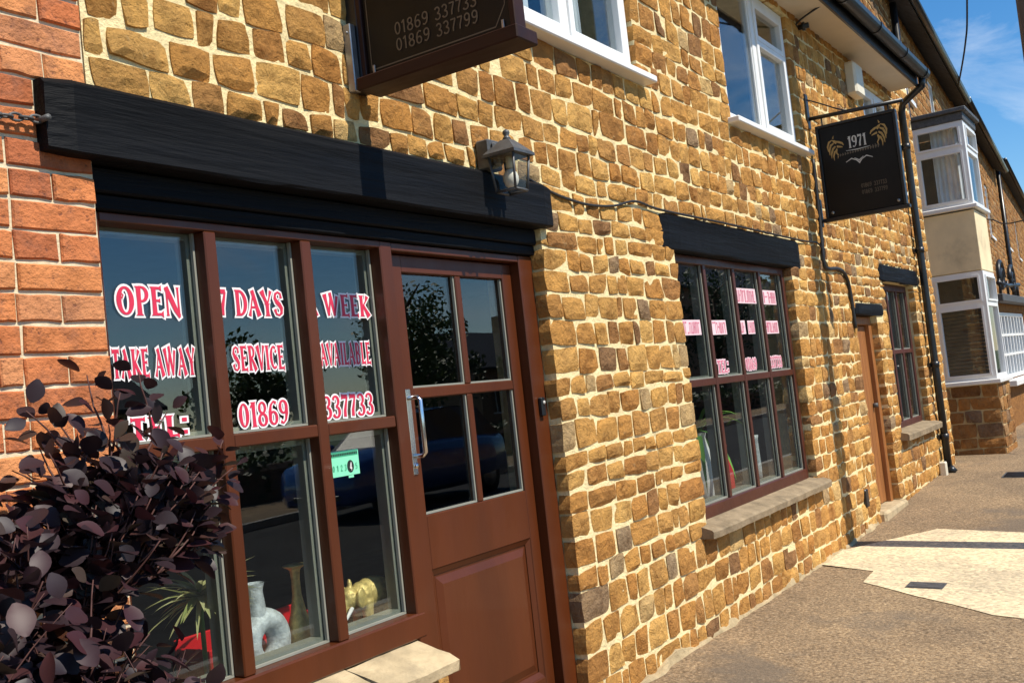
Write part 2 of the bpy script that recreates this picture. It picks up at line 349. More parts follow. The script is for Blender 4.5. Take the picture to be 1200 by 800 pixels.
for nm, y0, y1 in (('kerb', KERB - .12, KERB - .002), ('kerb', -9.32, -9.2)):
    b = MB(); 
    for i in range(len(xs) - 1):
        x0, x1 = xs[i] + .003, xs[i + 1] - .003
        t0, t1 = (gz(x0, KERB), gz(x1, KERB)) if y0 > -5 else (hz(x0) + RZ + .11, hz(x1) + RZ + .11)
        vs_ = [(x0, y0, t0 - .4), (x1, y0, t1 - .4), (x1, y1, t1 - .4), (x0, y1, t0 - .4), (x0, y0, t0), (x1, y0, t1), (x1, y1, t1), (x0, y1, t0)]
        b.mesh(vs_, [(0, 3, 2, 1), (4, 5, 6, 7), (0, 1, 5, 4), (1, 2, 6, 5), (2, 3, 7, 6), (3, 0, 4, 7)])
    struct(b.build(nm, M['kerb']))
# pale concrete repair running out from the wall
def patch(poly, name, mat, dz):
    import bmesh
    r = random.Random(5); pts = []
    for i in range(len(poly)):
        a, c = Vector(poly[i]), Vector(poly[(i + 1) % len(poly)]); k = max(1, int((c - a).length / .12))
        for j in range(k):
            p = a.lerp(c, j / k); q = .009 if j else 0; pts.append((p.x + r.uniform(-q, q), p.y + r.uniform(-q, q)))
    bm = bmesh.new(); f = bm.faces.new([bm.verts.new((x, y, 0)) for x, y in pts])
    bmesh.ops.triangulate(bm, faces=[f]); bmesh.ops.subdivide_edges(bm, edges=bm.edges[:], cuts=3, use_grid_fill=True)
    for v in bm.verts: v.co.z = gz(v.co.x, v.co.y) + dz
    me = bpy.data.meshes.new(name); bm.to_mesh(me); bm.free(); me.materials.append(mat)
    o = link(name, me); struct(fixn(o)); return o
patch([(7.02, .02), (6.86, -.40), (6.52, -.42), (6.15, -.90), (5.88, -1.25), (5.80, -1.6), (5.7, -2.9), (8.05, -2.9), (8.05, -1.3), (7.80, -.98), (7.70, -.85), (8.33, -.86), (8.4, -.5), (7.60, -.06), (7.5, .02)], 'concrete_patch', M['concrete'], .004)

# ------------------------------------------------------------------ stone coursing
def courses(levels, rng, hmin, hmax):
    out = []
    for a, b in zip(levels[:-1], levels[1:]):
        n = max(1, round((b - a) / rng.uniform(hmin, hmax))); ws = [rng.uniform(.8, 1.25) for _ in range(n)]; t = sum(ws); z = a
        for q in ws: out.append((z, z + q / t * (b - a))); z += q / t * (b - a)
    return out
def stone_mesh(x0, x1, z0l, z1l, z0r, z1r, rng, joint, bulge, depth, nx, nz_, sd_, T, el=0, er=0):
    """one rough-faced stone; the back edge is sunk behind the pointing"""
    vs_ = []; F = []; g = joint / 2; rr = .22
    W = x1 - x0; H = (z1l - z0l + z1r - z0r) / 2
    jx = [rng.uniform(-.010, .010) for _ in range(4)]; jz = [rng.uniform(-.009, .009) for _ in range(4)]; tilt = rng.uniform(-.004, .004); tz = rng.uniform(-.005, .005)
    pr = rng.uniform(.3, 1.2) * bulge
    def pos(u, v, inset):
        # rounded rectangle
        a, b = 2 * u - 1, 2 * v - 1; k = 1 - .06 * (a * a * b * b)
        uu, vv = .5 + a * k / 2, .5 + b * k / 2
        gl, gr = (g if el == 0 else -el), (g if er == 0 else -er)
        xx = x0 + gl + (W - gl - gr) * uu; zl = z0l + g + (z1l - z0l - 2 * g) * vv; zr = z0r + g + (z1r - z0r - 2 * g) * vv
        z = zl + (zr - zl) * uu
        cor = (1 - uu) * (1 - vv), uu * (1 - vv), uu * vv, (1 - uu) * vv
        xx += sum(c * q for c, q in zip(cor, jx)); z += sum(c * q for c, q in zip(cor, jz))
        e = max(abs(a), abs(b))
        wv = .005 * nz(xx * 14, z * 14, sd_) 
        return xx + wv * (1 if e > .9 else .3), z + .006 * nz(xx * 14 + 7, z * 14, sd_ + 3)
    for i in range(nx):
        for j in range(nz_):
            u, v = i / (nx - 1), j / (nz_ - 1); x, z = pos(u, v, 0)
            e = max(abs(2 * u - 1), abs(2 * v - 1))
            y = -pr * (1 - e ** 4) + (.011 * nz(x * 11, z * 11, sd_ + 9) + .006 * nz(x * 27, z * 27, sd_)) * (1 if e < .99 else .35) + tilt * (2 * u - 1) + tz * (2 * v - 1) - .0068
            vs_.append((x, y, z))
    for i in range(nx - 1):
        for j in range(nz_ - 1): a = i * nz_ + j; F.append((a, a + nz_, a + nz_ + 1, a + 1))
    per = [i * nz_ for i in range(nx)] + [(nx - 1) * nz_ + j for j in range(1, nz_)] + [i * nz_ + nz_ - 1 for i in range(nx - 2, -1, -1)] + [j for j in range(nz_ - 2, 0, -1)]
    b0 = len(vs_); cx, cz = (x0 + x1) / 2, (z0l + z1r) / 2
    for p in per: x, y, z = vs_[p]; vs_.append((x + (x - cx) * .02, depth, z + (z - cz) * .02))
    n = len(per)
    for k in range(n): F.append((per[k], b0 + k, b0 + (k + 1) % n, per[(k + 1) % n]))
    return [T(Vector(p)) for p in vs_], F
def lay(x0, x1, levels, openings, seed, wmin, wmax, hmin, hmax, T=lambda p: p, joint=.0125, bulge=.011, depth=.05, nx=6, nz_=5, wob=.016, ledge=False):
    rng = random.Random(seed); cs = courses(levels, rng, hmin, hmax); out = []
    Z = [c[0] for c in cs] + [cs[-1][1]]
    def zb(i, x):
        if i == 0 or i == len(cs): return Z[i]
        return Z[i] + wob * nz(x * .9, i * 5.3, seed) + wob * .5 * nz(x * 2.7, i * 3.1, seed + 4)
    for i, (za, zc) in enumerate(cs):
        cuts = sorted({x0, x1} | {v for o in openings for v in o[:2] if o[2] < zc - .02 and o[3] > za + .02 and x0 < v < x1})
        for a, b in zip(cuts[:-1], cuts[1:]):
            lo, hi = za, zc; mid = (a + b) / 2; cl = ch = False
            for o in openings:
                if o[0] < mid < o[1] and o[2] < hi - .001 and o[3] > lo + .001:
                    if o[2] - lo > hi - o[3]:
                        if o[2] < hi: hi = max(lo, o[2]); ch = True
                    else:
                        if o[3] > lo: lo = min(hi, o[3]); cl = True
            if hi - lo < .035: continue
            x = a; hh = zc - za
            while x < b - .001:
                wd = rng.uniform(wmin, wmax) * (1.0 if rng.random() < .8 else 1.4)
                if rng.random() < .18: wd *= .6
                e = x + wd
                if b - e < wmin * .8: e = b
                bl = lambda q: lo if cl else zb(i, q)
                bh = lambda q: hi if ch else zb(i + 1, q)
                el = .010 if abs(x - a) < 1e-6 and a > x0 + 1e-6 else 0; er = .010 if abs(e - b) < 1e-6 and b < x1 - 1e-6 else 0
                out.append((stone_mesh(x, e, bl(x), bh(x), bl(e), bh(e), rng, joint, bulge, depth, nx, nz_, rng.uniform(0, 90), T, el, er), ((x + e) / 2, (lo + hi) / 2, (e - x), hi - lo)))
                x = e
    return out
def place_pieces(pieces, name, mat, parent, T=lambda p: p, maxn=300, restname=None, sc=True):
    """the pieces that show largest in the photograph are objects, the rest one mesh"""
    sized = []
    for (v, f), (cx, cz, ww, hh) in pieces:
        p = project(T(Vector((cx, 0, cz)))); a = 0
        if p and -60 < p[0] < 1260 and -60 < p[1] < 860: a = ww * hh / p[2] ** 3
        sized.append(a)
    order = sorted(range(len(pieces)), key=lambda k: -sized[k]); top = {k for k in order[:maxn] if sized[k] > 0}
    rest = MB()
    for k, ((v, f), _) in enumerate(pieces):
        if k in top:
            b = MB(); b.mesh(v, f, 0, False); b.build(name, mat, parent)
        else: rest.mesh(v, f, 0, False)
    if rest.f: stuff(rest.build(restname or name + '_field', mat, parent))
def slab(x0, x1, z0, z1, openings, y0, y1, T=lambda p: p):
    """a wall with rectangular openings as one closed surface"""
    X = sorted({x0, x1} | {v for o in openings for v in o[:2] if x0 < v < x1}); Zs = sorted({z0, z1} | {v for o in openings for v in o[2:4] if z0 < v < z1})
    solid = lambda i, j: 0 <= i < len(X) - 1 and 0 <= j < len(Zs) - 1 and not any(o[0] < (X[i] + X[i + 1]) / 2 < o[1] and o[2] < (Zs[j] + Zs[j + 1]) / 2 < o[3] for o in openings)
    b = MB()
    q = lambda *p: b.face([T(Vector(v)) for v in p])
    for i in range(len(X) - 1):
        for j in range(len(Zs) - 1):
            if not solid(i, j): continue
            a, c, d, e = X[i], X[i + 1], Zs[j], Zs[j + 1]
            q((a, y0, d), (c, y0, d), (c, y0, e), (a, y0, e)); q((c, y1, d), (a, y1, d), (a, y1, e), (c, y1, e))
            if not solid(i - 1, j): q((a, y1, d), (a, y0, d), (a, y0, e), (a, y1, e))
            if not solid(i + 1, j): q((c, y0, d), (c, y1, d), (c, y1, e), (c, y0, e))
            if not solid(i, j - 1): q((a, y0, d), (a, y1, d), (c, y1, d), (c, y0, d))
            if not solid(i, j + 1): q((a, y0, e), (c, y0, e), (c, y1, e), (a, y1, e))
    return b

# ------------------------------------------------------------------ the restaurant building
B1 = thing('restaurant_building', 'two storey golden ironstone restaurant with black timber lintels and brown shopfront', 'building', (6, 1, 0))
OP = dict(shop=(1.60, 3.805, .48, 2.075), door=(2.83, 3.805, -.2, 2.075), win2=(5.2, 7.2, .50, 2.075), door3=(8.72, 9.45, -.2, 1.76), win3=(9.82, 11.12, .60, 2.06),
          up1=(3.5, 5.0, 2.945, 4.08), up2=(6.33, 7.80, 2.945, 4.05), up3=(9.95, 11.0, 2.97, 3.98))
LINT = [(1.60, 3.86, 2.03, 2.262), (5.06, 7.42, 2.06, 2.262), (8.74, 9.70, 1.70, 1.84), (9.72, 11.32, 2.03, 2.21)]
ops = list(OP.values())
wall = slab(1.624, 12.1, -.25, 4.3, ops, -.003, .30).build('stone_wall', M['mortar'], B1)
pieces = lay(1.628, 12.1, [-.06, .10, .50, 2.07, 2.262, 2.945, 4.25], ops + LINT, 11, .10, .215, .10, .138)
place_pieces(pieces, 'stone', M['stone'], wall)
# rough mortar fillet where the wall meets the pavement
b = MB(); n = 90; ring = []
for i in range(n + 1):
    x = 3.9 + (8.6 - 3.9) * i / n; z = gz(x, 0); h = .012 + .09 * max(0, nz(x * 2.7, 2)) + .02 * nz(x * 11, 5); d = .004 + .06 * max(0, nz(x * 3.3, 9)) + .014 * nz(x * 13, 1)
    ring += [(x, .01, z + h), (x, -.014 - d * .3, z + h * .75), (x, -.014 - d * .8, z + h * .3), (x, -.02 - d, z - .02)]
b.mesh(ring, [(i * 4 + j, i * 4 + j + 1, i * 4 + j + 5, i * 4 + j + 4) for i in range(n) for j in range(3)], 0, False)
fixn(b.build('mortar_fillet', M['mortar_dirty'], B1))
# interior
def room(x0, x1, y0, y1, z0, z1, name):
    b = MB()
    for f in ([(x0, y1, z0), (x1, y1, z0), (x1, y1, z1), (x0, y1, z1)], [(x0, y0, z0), (x0, y1, z0), (x0, y1, z1), (x0, y0, z1)], [(x1, y0, z0), (x1, y0, z1), (x1, y1, z1), (x1, y1, z0)],
              [(x0, y0, z0), (x1, y0, z0), (x1, y1, z0), (x0, y1, z0)], [(x0, y0, z1), (x0, y1, z1), (x1, y1, z1), (x1, y0, z1)]): b.face(f)
    return b.build(name, M['interior'], B1)
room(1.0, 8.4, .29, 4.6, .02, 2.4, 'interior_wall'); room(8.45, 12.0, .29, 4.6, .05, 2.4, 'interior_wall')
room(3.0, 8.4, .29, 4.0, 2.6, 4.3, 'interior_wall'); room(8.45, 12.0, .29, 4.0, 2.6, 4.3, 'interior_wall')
b = MB(); b.prism([(-.30, 4.22), (3.6, 6.9), (7.4, 4.3), (7.4, 4.1), (3.6, 6.7), (-.26, 4.14)], 0.6, 11.22, ax='x'); fixn(b.build('roof', M['slate'], B1))
b = MB(); b.box(1.0, 12.1, 4.65, 7.3, -.2, 4.3); b.build('rear_wall', M['house_brick'], B1)
# lintels: hewn black timber
def beam(x0, x1, z0, z1, y0, y1, name='timber_lintel', taper=0, seed=1, lab=None):
    n = max(8, int((x1 - x0) / .07)); vs_ = []; F = []; prof = [(y0 + .006, z0), (y0, z0 + .008), (y0, (z0 + z1) / 2), (y0, z1 - .012), (y0 + .012, z1), (y1, z1), (y1, z0)]; k = len(prof)
    for i in range(n + 1):
        x = x0 + (x1 - x0) * i / n; end = .012 if i in (0, n) else 0
        for j, (y, z) in enumerate(prof):
            q = nz(x * 2.1, j * 1.7, seed) * .007 + nz(x * 9, j * 2.9, seed + 5) * .0022
            vs_.append((x + .006 * nz(z * 20, y * 9, seed), y + (q if y < y1 - .01 else 0) + end * (1 if y < y1 - .01 else 0), z + q * .8 + (end * .5 if z < (z0 + z1) / 2 else -end * .5)))
    for i in range(n):
        for j in range(k): F.append((i * k + j, i * k + (j + 1) % k, (i + 1) * k + (j + 1) % k, (i + 1) * k + j))
    F += [tuple(range(k)), tuple(n * k + j for j in range(k - 1, -1, -1))]
    b = MB(); b.mesh(vs_, F); return fixn(b.build(name, M['black_timber'], B1, label=lab))
beam(1.478, 3.858, 2.068, 2.258, -.055, .05, seed=3, lab='long black hewn timber lintel over the shopfront')
beam(5.055, 7.425, 2.06, 2.262, -.018, .05, seed=8)
beam(8.745, 9.70, 1.735, 1.838, -.02, .06, seed=12); beam(9.72, 11.32, 2.06, 2.212, -.025, .06, seed=15)
b = MB(); b.bbox(1.56, 3.80, .018, .14, 2.0, 2.067, .006); b.bbox(1.62, 3.80, .034, .15, 1.958, 1.999, .004); b.build('fascia_board', M['black_timber'], B1)

# ---- lettering
def arc(cx, cy, rx, ry, a0, a1, n, wth, wtn):
    P = []; W = []
    for i in range(n + 1):
        a = math.radians(a0 + (a1 - a0) * i / n); P.append((cx + rx * math.cos(a), cy + ry * math.sin(a))); W.append(wtn + (wth - wtn) * abs(math.cos(a)) ** 1.5)
    return P, W
def glyph(ch):
    T, t = .20, .075
    stem = lambda x, y0=0, y1=1, k=T: ([(x, y0), (x, y0 + .06), (x, (y0 + y1) / 2), (x, y1 - .06), (x, y1)], [k * 1.75, k * 1.05, k * .9, k * 1.05, k * 1.75])
    bar = lambda x0, x1, y, w0=t, w1=t: ([(x0, y), (x0 * .3 + x1 * .7, y), (x1, y)], [w0, w0, w1])
    D = {
     'O': (.78, [arc(.39, .5, .27, .44, 0, 360, 24, .21, .08), ([(.20, .66), (.27, .58), (.31, .68), (.25, .74)], [.03, .06, .06, .03])]),
     'P': (.64, [stem(.17), arc(.28, .73, .24, .24, 90, -100, 12, .17, .07), ([(.17, .97), (.30, .97)], [t, t])]),
     'E': (.60, [stem(.17), bar(.2, .52, .95, .09, .22), bar(.2, .44, .52, .08, .17), bar(.2, .55, .05, .09, .26)]),
     'N': (.76, [stem(.12, k=.09), ([(.10, 1), (.30, .6), (.50, .2), (.66, -.06)], [.20, .21, .2, .10]), stem(.64, .02, 1, .09)]),
     '7': (.55, [bar(.48, .06, .91, .17, .26), ([(.46, .90), (.36, .6), (.26, .3), (.24, .02)], [.10, .14, .19, .2])]),
     'D': (.72, [stem(.17), arc(.24, .5, .36, .46, 95, -95, 16, .2, .08)]),
     'A': (.74, [([(.06, 0), (.16, .3), (.30, .78), (.26, .98)], [.18, .07, .07, .16]), ([(.28, 1), (.40, .66), (.50, .33), (.62, 0)], [.2, .19, .19, .26]), bar(.16, .5, .34)]),
     'Y': (.70, [([(.08, 1), (.2, .75), (.36, .46)], [.28, .17, .16]), ([(.62, 1), (.52, .75), (.38, .46)], [.18, .08, .08]), stem(.36, 0, .5)]),
     'S': (.62, [([(.50, .72), (.48, .9), (.33, .96), (.17, .88), (.13, .72), (.22, .58), (.38, .46), (.49, .32), (.47, .14), (.33, .04), (.16, .08), (.09, .28)], [.16, .10, .08, .12, .17, .2, .21, .19, .15, .08, .10, .18])]),
     'W': (1.0, [([(.05, 1), (.12, .7), (.26, .02)], [.26, .17, .14]), ([(.26, .02), (.44, 1)], [.09, .10]), ([(.40, 1.08), (.50, .6), (.62, .02)], [.18, .17, .14]), ([(.62, .02), (.84, .92)], [.08, .16])]),
     'K': (.72, [stem(.17), ([(.58, .96), (.46, .72), (.22, .46)], [.22, .08, .08]), ([(.28, .52), (.44, .28), (.62, 0)], [.15, .18, .28])]),
     'T': (.62, [stem(.31), bar(.31, .05, .93, .11, .25), bar(.31, .57, .93, .11, .25)]),
     'L': (.58, [stem(.17), bar(.2, .53, .06, .10, .3)]),
     'V': (.70, [([(.08, 1), (.18, .66), (.34, 0)], [.28, .18, .14]), ([(.34, 0), (.50, .6), (.60, 1)], [.09, .08, .2])]),
     'I': (.34, [stem(.17)]),
     'C': (.64, [arc(.36, .5, .25, .44, 55, 305, 20, .21, .08), ([(.50, .80), (.56, .70)], [.20, .10])]),
     'R': (.70, [stem(.17), arc(.27, .75, .22, .22, 90, -100, 12, .16, .07), ([(.17, .97), (.30, .97)], [t, t]), ([(.28, .52), (.44, .28), (.60, 0)], [.10, .18, .24])]),
     'B': (.66, [stem(.17), arc(.26, .75, .22, .21, 95, -95, 12, .15, .07), arc(.27, .27, .26, .24, 95, -95, 12, .17, .08)]),
     ':': (.30, [([(.15, .66), (.15, .84)], [.19, .19]), ([(.15, .08), (.15, .26)], [.19, .19])]),
     '0': (.62, [arc(.31, .5, .20, .44, 0, 360, 22, .20, .07)]),
     '1': (.42, [stem(.24), ([(.06, .78), (.20, .95)], [.08, .10])]),
     '8': (.62, [arc(.31, .74, .17, .21, 0, 360, 18, .15, .08), arc(.31, .26, .21, .23, 0, 360, 18, .18, .08)]),
     '6': (.62, [arc(.31, .29, .20, .25, 0, 360, 18, .18, .08), ([(.52, .88), (.36, .96), (.2, .82), (.12, .55), (.12, .3)], [.15, .08, .12, .18, .19])]),
     '9': (.62, [arc(.31, .71, .20, .25, 0, 360, 18, .18, .08), ([(.10, .12), (.26, .04), (.42, .18), (.5, .45), (.5, .7)], [.15, .08, .12, .18, .19])]),
     '3': (.60, [arc(.27, .74, .19, .21, 150, -90, 14, .17, .08), arc(.27, .26, .22, .23, 95, -155, 14, .19, .08), ([(.10, .80), (.14, .90)], [.17, .08]), ([(.08, .18), (.12, .10)], [.17, .08])]),
     '4': (.62, [stem(.42, k=.14), ([(.40, .98), (.08, .34)], [.08, .08]), bar(.06, .58, .30)]),
     '2': (.58, [([(.10, .72), (.16, .92), (.32, .96), (.46, .82), (.42, .6), (.24, .34), (.08, .06)], [.15, .1, .08, .17, .17, .1, .08]), bar(.08, .54, .06, .11, .16)]),
     '5': (.58, [([(.14, .95), (.5, .95)], [.12, .12]), ([(.16, .95), (.13, .56)], [.08, .08]), arc(.26, .30, .24, .27, 115, -150, 14, .18, .08)]),
     ' ': (.36, [])}
    return D[ch]
def strip(b, pts, wd, P, mi, y, grow=0):
    pts = [Vector((p[0], p[1])) for p in pts]; n = len(pts); Lf = []; Rt = []
    closed = (pts[0] - pts[-1]).length < 1e-4
    for i in range(n):
        if closed: t = pts[(i + 1) % (n - 1)] - pts[(i - 1) % (n - 1)]
        else: t = pts[min(i + 1, n - 1)] - pts[max(i - 1, 0)]
        t.normalize(); nn = Vector((-t.y, t.x)); c = pts[i].copy()
        if not closed and grow: c += t * (grow if i == n - 1 else (-grow if i == 0 else 0))
        h = wd[i] / 2 + grow; Lf.append(c + nn * h); Rt.append(c - nn * h)
    b.mesh([P(p.x, p.y, y) for p in Lf + Rt], [(i, i + 1, n + i + 1, n + i) for i in range(n - 1)], mi)
def text(word, P, name, mats, parent, grow=.080, thin=None, gap=.03, offs=.0006, label=None):
    """P maps (0..1, 0..1, lift) into the scene; the outline layer lies under the letters"""
    tw = sum(glyph(c)[0] for c in word) + gap * (len(word) - 1); b = MB(); x = 0; k = 0
    Pn = lambda a, c, y: P(a / tw, c, y)
    for ch in word:
        wdt, st = glyph(ch)
        for pts, ws in st:
            pts = [(p[0] + x, p[1]) for p in pts]; ws = [thin] * len(ws) if thin else ws
            if grow: strip(b, pts, ws, Pn, 1, offs * .3 + k * 2e-5, grow)
            strip(b, pts, ws, Pn, 0, offs + .001 + k * 2e-5); k += 1
        x += wdt + gap
    o = b.build(name, mats, parent, label=label); return o
def wallP(x0, x1, z0, z1, y): return lambda a, c, l: (x0 + (x1 - x0) * a, y - l, z0 + (z1 - z0) * c)

# ---- shop window
FY, GY = .055, .112
sw = MB(); bb = sw.bbox
bb(1.6235, 1.668, FY, .165, .565, 1.957, .004); bb(1.668, 2.83, FY, .165, 1.932, 1.957, .003); bb(1.668, 2.83, FY - .006, .165, .565, .650, .006)
SW = sw.build('shop_window', M['brown_paint'], B1, label='brown painted shop window of three columns of panes with red and white lettering')
colx = [(1.668, 2.012), (2.056, 2.402), (2.448, 2.786)]
for a, c in ((2.012, 2.056), (2.402, 2.448)):
    b = MB(); b.bbox(a, c, FY + .001, .165, .650, 1.932, .004); b.build('mullion', M['brown_paint'], SW)
for a, c in colx:
    b = MB(); b.bbox(a, c, FY + .003, .165, 1.298, 1.338, .004); b.build('transom', M['brown_paint'], SW)
    for z0, z1 in ((.650, 1.298), (1.338, 1.932)):
        b = MB(); b.box(a, c, GY, GY + .005, z0, z1); b.build('pane', M['glass'], SW)
        b = MB(); q = .020
        b.box(a + .001, a + q, GY + .006, .163, z0 + q, z1 - q); b.box(c - q, c - .001, GY + .006, .163, z0 + q, z1 - q); b.box(a + .001, c - .001, GY + .006, .163, z0 + .001, z0 + q); b.box(a + .001, c - .001, GY + .006, .163, z1 - q, z1 - .001)
        b.box(c - .009, c - .001, GY - .012, GY - .001, z0 + .009, z1 - .001); b.box(a + .001, c - .001, GY - .012, GY - .001, z0 + .001, z0 + .008)
        b.build('glazing_bead', M['bead'], SW)
for wd, x0, x1, z0, z1 in (('OPEN', 1.738, 1.952, 1.690, 1.772), ('7 DAYS', 2.085, 2.352, 1.692, 1.772), ('A WEEK', 2.452, 2.768, 1.694, 1.768),
                           ('TAKE AWAY', 1.708, 1.984, 1.520, 1.598), ('SERVICE', 2.122, 2.335, 1.524, 1.600), ('AVAILABLE', 2.498, 2.748, 1.528, 1.603),
                           ('TEL:', 1.745, 1.940, 1.350, 1.410), ('01869', 2.126, 2.330, 1.352, 1.428), ('337733', 2.486, 2.736, 1.352, 1.428)):
    text(wd, wallP(x0, x1, z0, z1, GY - .0008), 'window_lettering', [M['letter_red'], M['letter_white']], SW, label='red lettering with white outline reading ' + wd)
# green rating card stuck to the glass
b = MB(); b.box(2.492, 2.632, GY - .0022, GY - .0010, 1.158, 1.242, 0); b.box(2.575, 2.600, GY - .0021, GY - .0011, 1.149, 1.157, 0)
b.box(2.496, 2.628, GY - .0026, GY - .0023, 1.222, 1.238, 1)
for i in range(15): b.box(2.499 + i * .0086, 2.505 + i * .0086, GY - .0030, GY - .0027, 1.226, 1.234, 2)
ring = [(2.588 + .0165 * math.cos(k * PI / 10), 1.187 + .021 * math.sin(k * PI / 10)) for k in range(20)]
b.prism(ring, GY - .0030, GY - .0024, 2); card = b.build('rating_card', [M['green_card'], M['green_dark'], M['black_print']], SW, label='pale green food hygiene rating card with black ring')
text('4', wallP(2.582, 2.594, 1.173, 1.200, GY - .0032), 'card_print', [M['letter_white']], SW, 0, .13)
for i, c in enumerate('012356'[:4] + '5'): text(c, wallP(*((2.501 + i * .019, 2.511 + i * .019) if i < 4 else (2.611, 2.621)), 1.176, 1.196, GY - .0024), 'card_print', [M['green_dark']], SW, 0, .13)
# timber post and head shared with the door
df = MB(); df.bbox(2.788, 2.852, FY - .002, .17, .0, 1.956, .004); df.bbox(3.692, 3.797, FY - .002, .17, .0, 1.956, .004); df.bbox(2.853, 3.691, FY + .001, .17, 1.926, 1.955, .003); df.bbox(2.853, 3.691, FY - .03, .17, -.02, .045, .004)
df.build('door_frame', M['brown_paint'], B1)
# door leaf
LY = .098
dl = MB(); st = [(2.856, 2.952), (3.620, 3.688)]
for a, c in st: dl.bbox(a, c, LY, LY + .045, .05, 1.922, .003)
dl.bbox(2.952, 3.620, LY + .0005, LY + .045, 1.858, 1.922, .003); dl.bbox(2.952, 3.620, LY + .0005, LY + .045, .768, .966, .003); dl.bbox(2.952, 3.620, LY + .0005, LY + .045, .05, .20, .003)
DL = dl.build('entrance_door', M['brown_paint'], B1, label='brown half glazed entrance door with four panes')
b = MB(); b.bbox(2.953, 3.619, LY + .002, LY + .042, 1.390, 1.430, .004); b.bbox(3.285, 3.320, LY + .002, LY + .042, .966, 1.390, .004); b.bbox(3.285, 3.320, LY + .002, LY + .042, 1.430, 1.858, .004); b.build('glazing_bar', M['brown_paint'], DL)
for a, c in ((2.953, 3.285), (3.320, 3.619)):
    for z0, z1 in ((.967, 1.390), (1.430, 1.857)):
        b = MB(); b.box(a, c, LY + .022, LY + .026, z0, z1); b.build('pane', M['glass'], DL)
        b = MB(); b.box(c - .008, c - .0005, LY + .010, LY + .021, z0 + .008, z1); b.box(a, c - .0005, LY + .010, LY + .021, z0 + .0005, z0 + .0075); b.build('glazing_bead', M['bead'], DL)
b = MB(); b.box(2.953, 3.619, LY + .020, LY + .030, .201, .767)
def fr(b, x0, x1, z0, z1, wd, y0, y1):   # splayed moulding round a panel
    o = [(x0, y0, z0), (x1, y0, z0), (x1, y0, z1), (x0, y0, z1)]; i = [(x0 + wd, y1, z0 + wd), (x1 - wd, y1, z0 + wd), (x1 - wd, y1, z1 - wd), (x0 + wd, y1, z1 - wd)]
    for k in range(4): b.face([o[k], o[(k + 1) % 4], i[(k + 1) % 4], i[k]])
fr(b, 2.953, 3.619, .201, .767, .022, LY + .004, LY + .016); i_ = (2.985, 3.587, .233, .735); fr(b, *i_, .03, LY + .019, LY + .008); b.face([(i_[0] + .03, LY + .008, i_[2] + .03), (i_[1] - .03, LY + .008, i_[2] + .03), (i_[1] - .03, LY + .008, i_[3] - .03), (i_[0] + .03, LY + .008, i_[3] - .03)])
b.build('door_panel', M['brown_paint'], DL)
b = MB(); b.bbox(2.896, 2.924, LY - .006, LY, 1.118, 1.428, .002); b.tube([(2.91, LY - .004, 1.395), (2.912, LY - .045, 1.395), (2.913, LY - .055, 1.385), (2.913, LY - .055, 1.195), (2.912, LY - .045, 1.185), (2.91, LY - .004, 1.185)], .0085, 10); b.tube([(2.91, LY - .004, 1.150), (2.91, LY - .016, 1.150)], .010, 12); b.build('door_handle', M['chrome'], DL)
b = MB(); b.bbox(3.722, 3.752, FY - .022, FY - .002, 1.265, 1.345, .004); b.tube([(3.737, FY - .022, 1.322), (3.737, FY - .026, 1.322)], .008, 10, 1); b.build('door_bell', [M['black_plastic'], M['silver_print']], B1)
# stone sill under the shop window (slabs)
for k, (a, c) in enumerate(((1.63, 2.02), (2.028, 2.41), (2.418, 2.78))):
    b = MB(); n = 8; r = random.Random(k); top = []; rows = 5
    for i in range(n + 1):
        for j in range(rows):
            x = a + (c - a) * i / n; t = j / (rows - 1); y = .06 - .175 * t + (.008 * nz(x * 9, k) if j == rows - 1 else 0)
            top.append((x + (.012 * nz(t * 7, k + 4) if i in (0, n) else 0), y, .562 - .05 * t + .006 * nz(x * 11, y * 11, k) - (.008 if j == rows - 1 else 0)))
    F = [(i * rows + j, i * rows + j + 1, (i + 1) * rows + j + 1, (i + 1) * rows + j) for i in range(n) for j in range(rows - 1)]; nb = len(top)
    per = [i * rows + rows - 1 for i in range(n + 1)]; top += [(top[p][0], top[p][1] + .006, .470) for p in per]
    F += [(per[i], nb + i, nb + i + 1, per[i + 1]) for i in range(n)]
    for e in (0, n):
        q = [e * rows + j for j in range(rows)]; zb_ = len(top); top += [(top[p][0], top[p][1], .470) for p in q]; F += [(q[j], q[j + 1], zb_ + j + 1, zb_ + j) for j in range(rows - 1)]
    zb_ = len(top); top += [(a, .06, .469), (c, .06, .469), (c, -.11, .469), (a, -.11, .469)]; F.append((zb_, zb_ + 1, zb_ + 2, zb_ + 3))
    b.mesh(top, F); fixn(b.build('window_sill', M['sillstone'], B1))
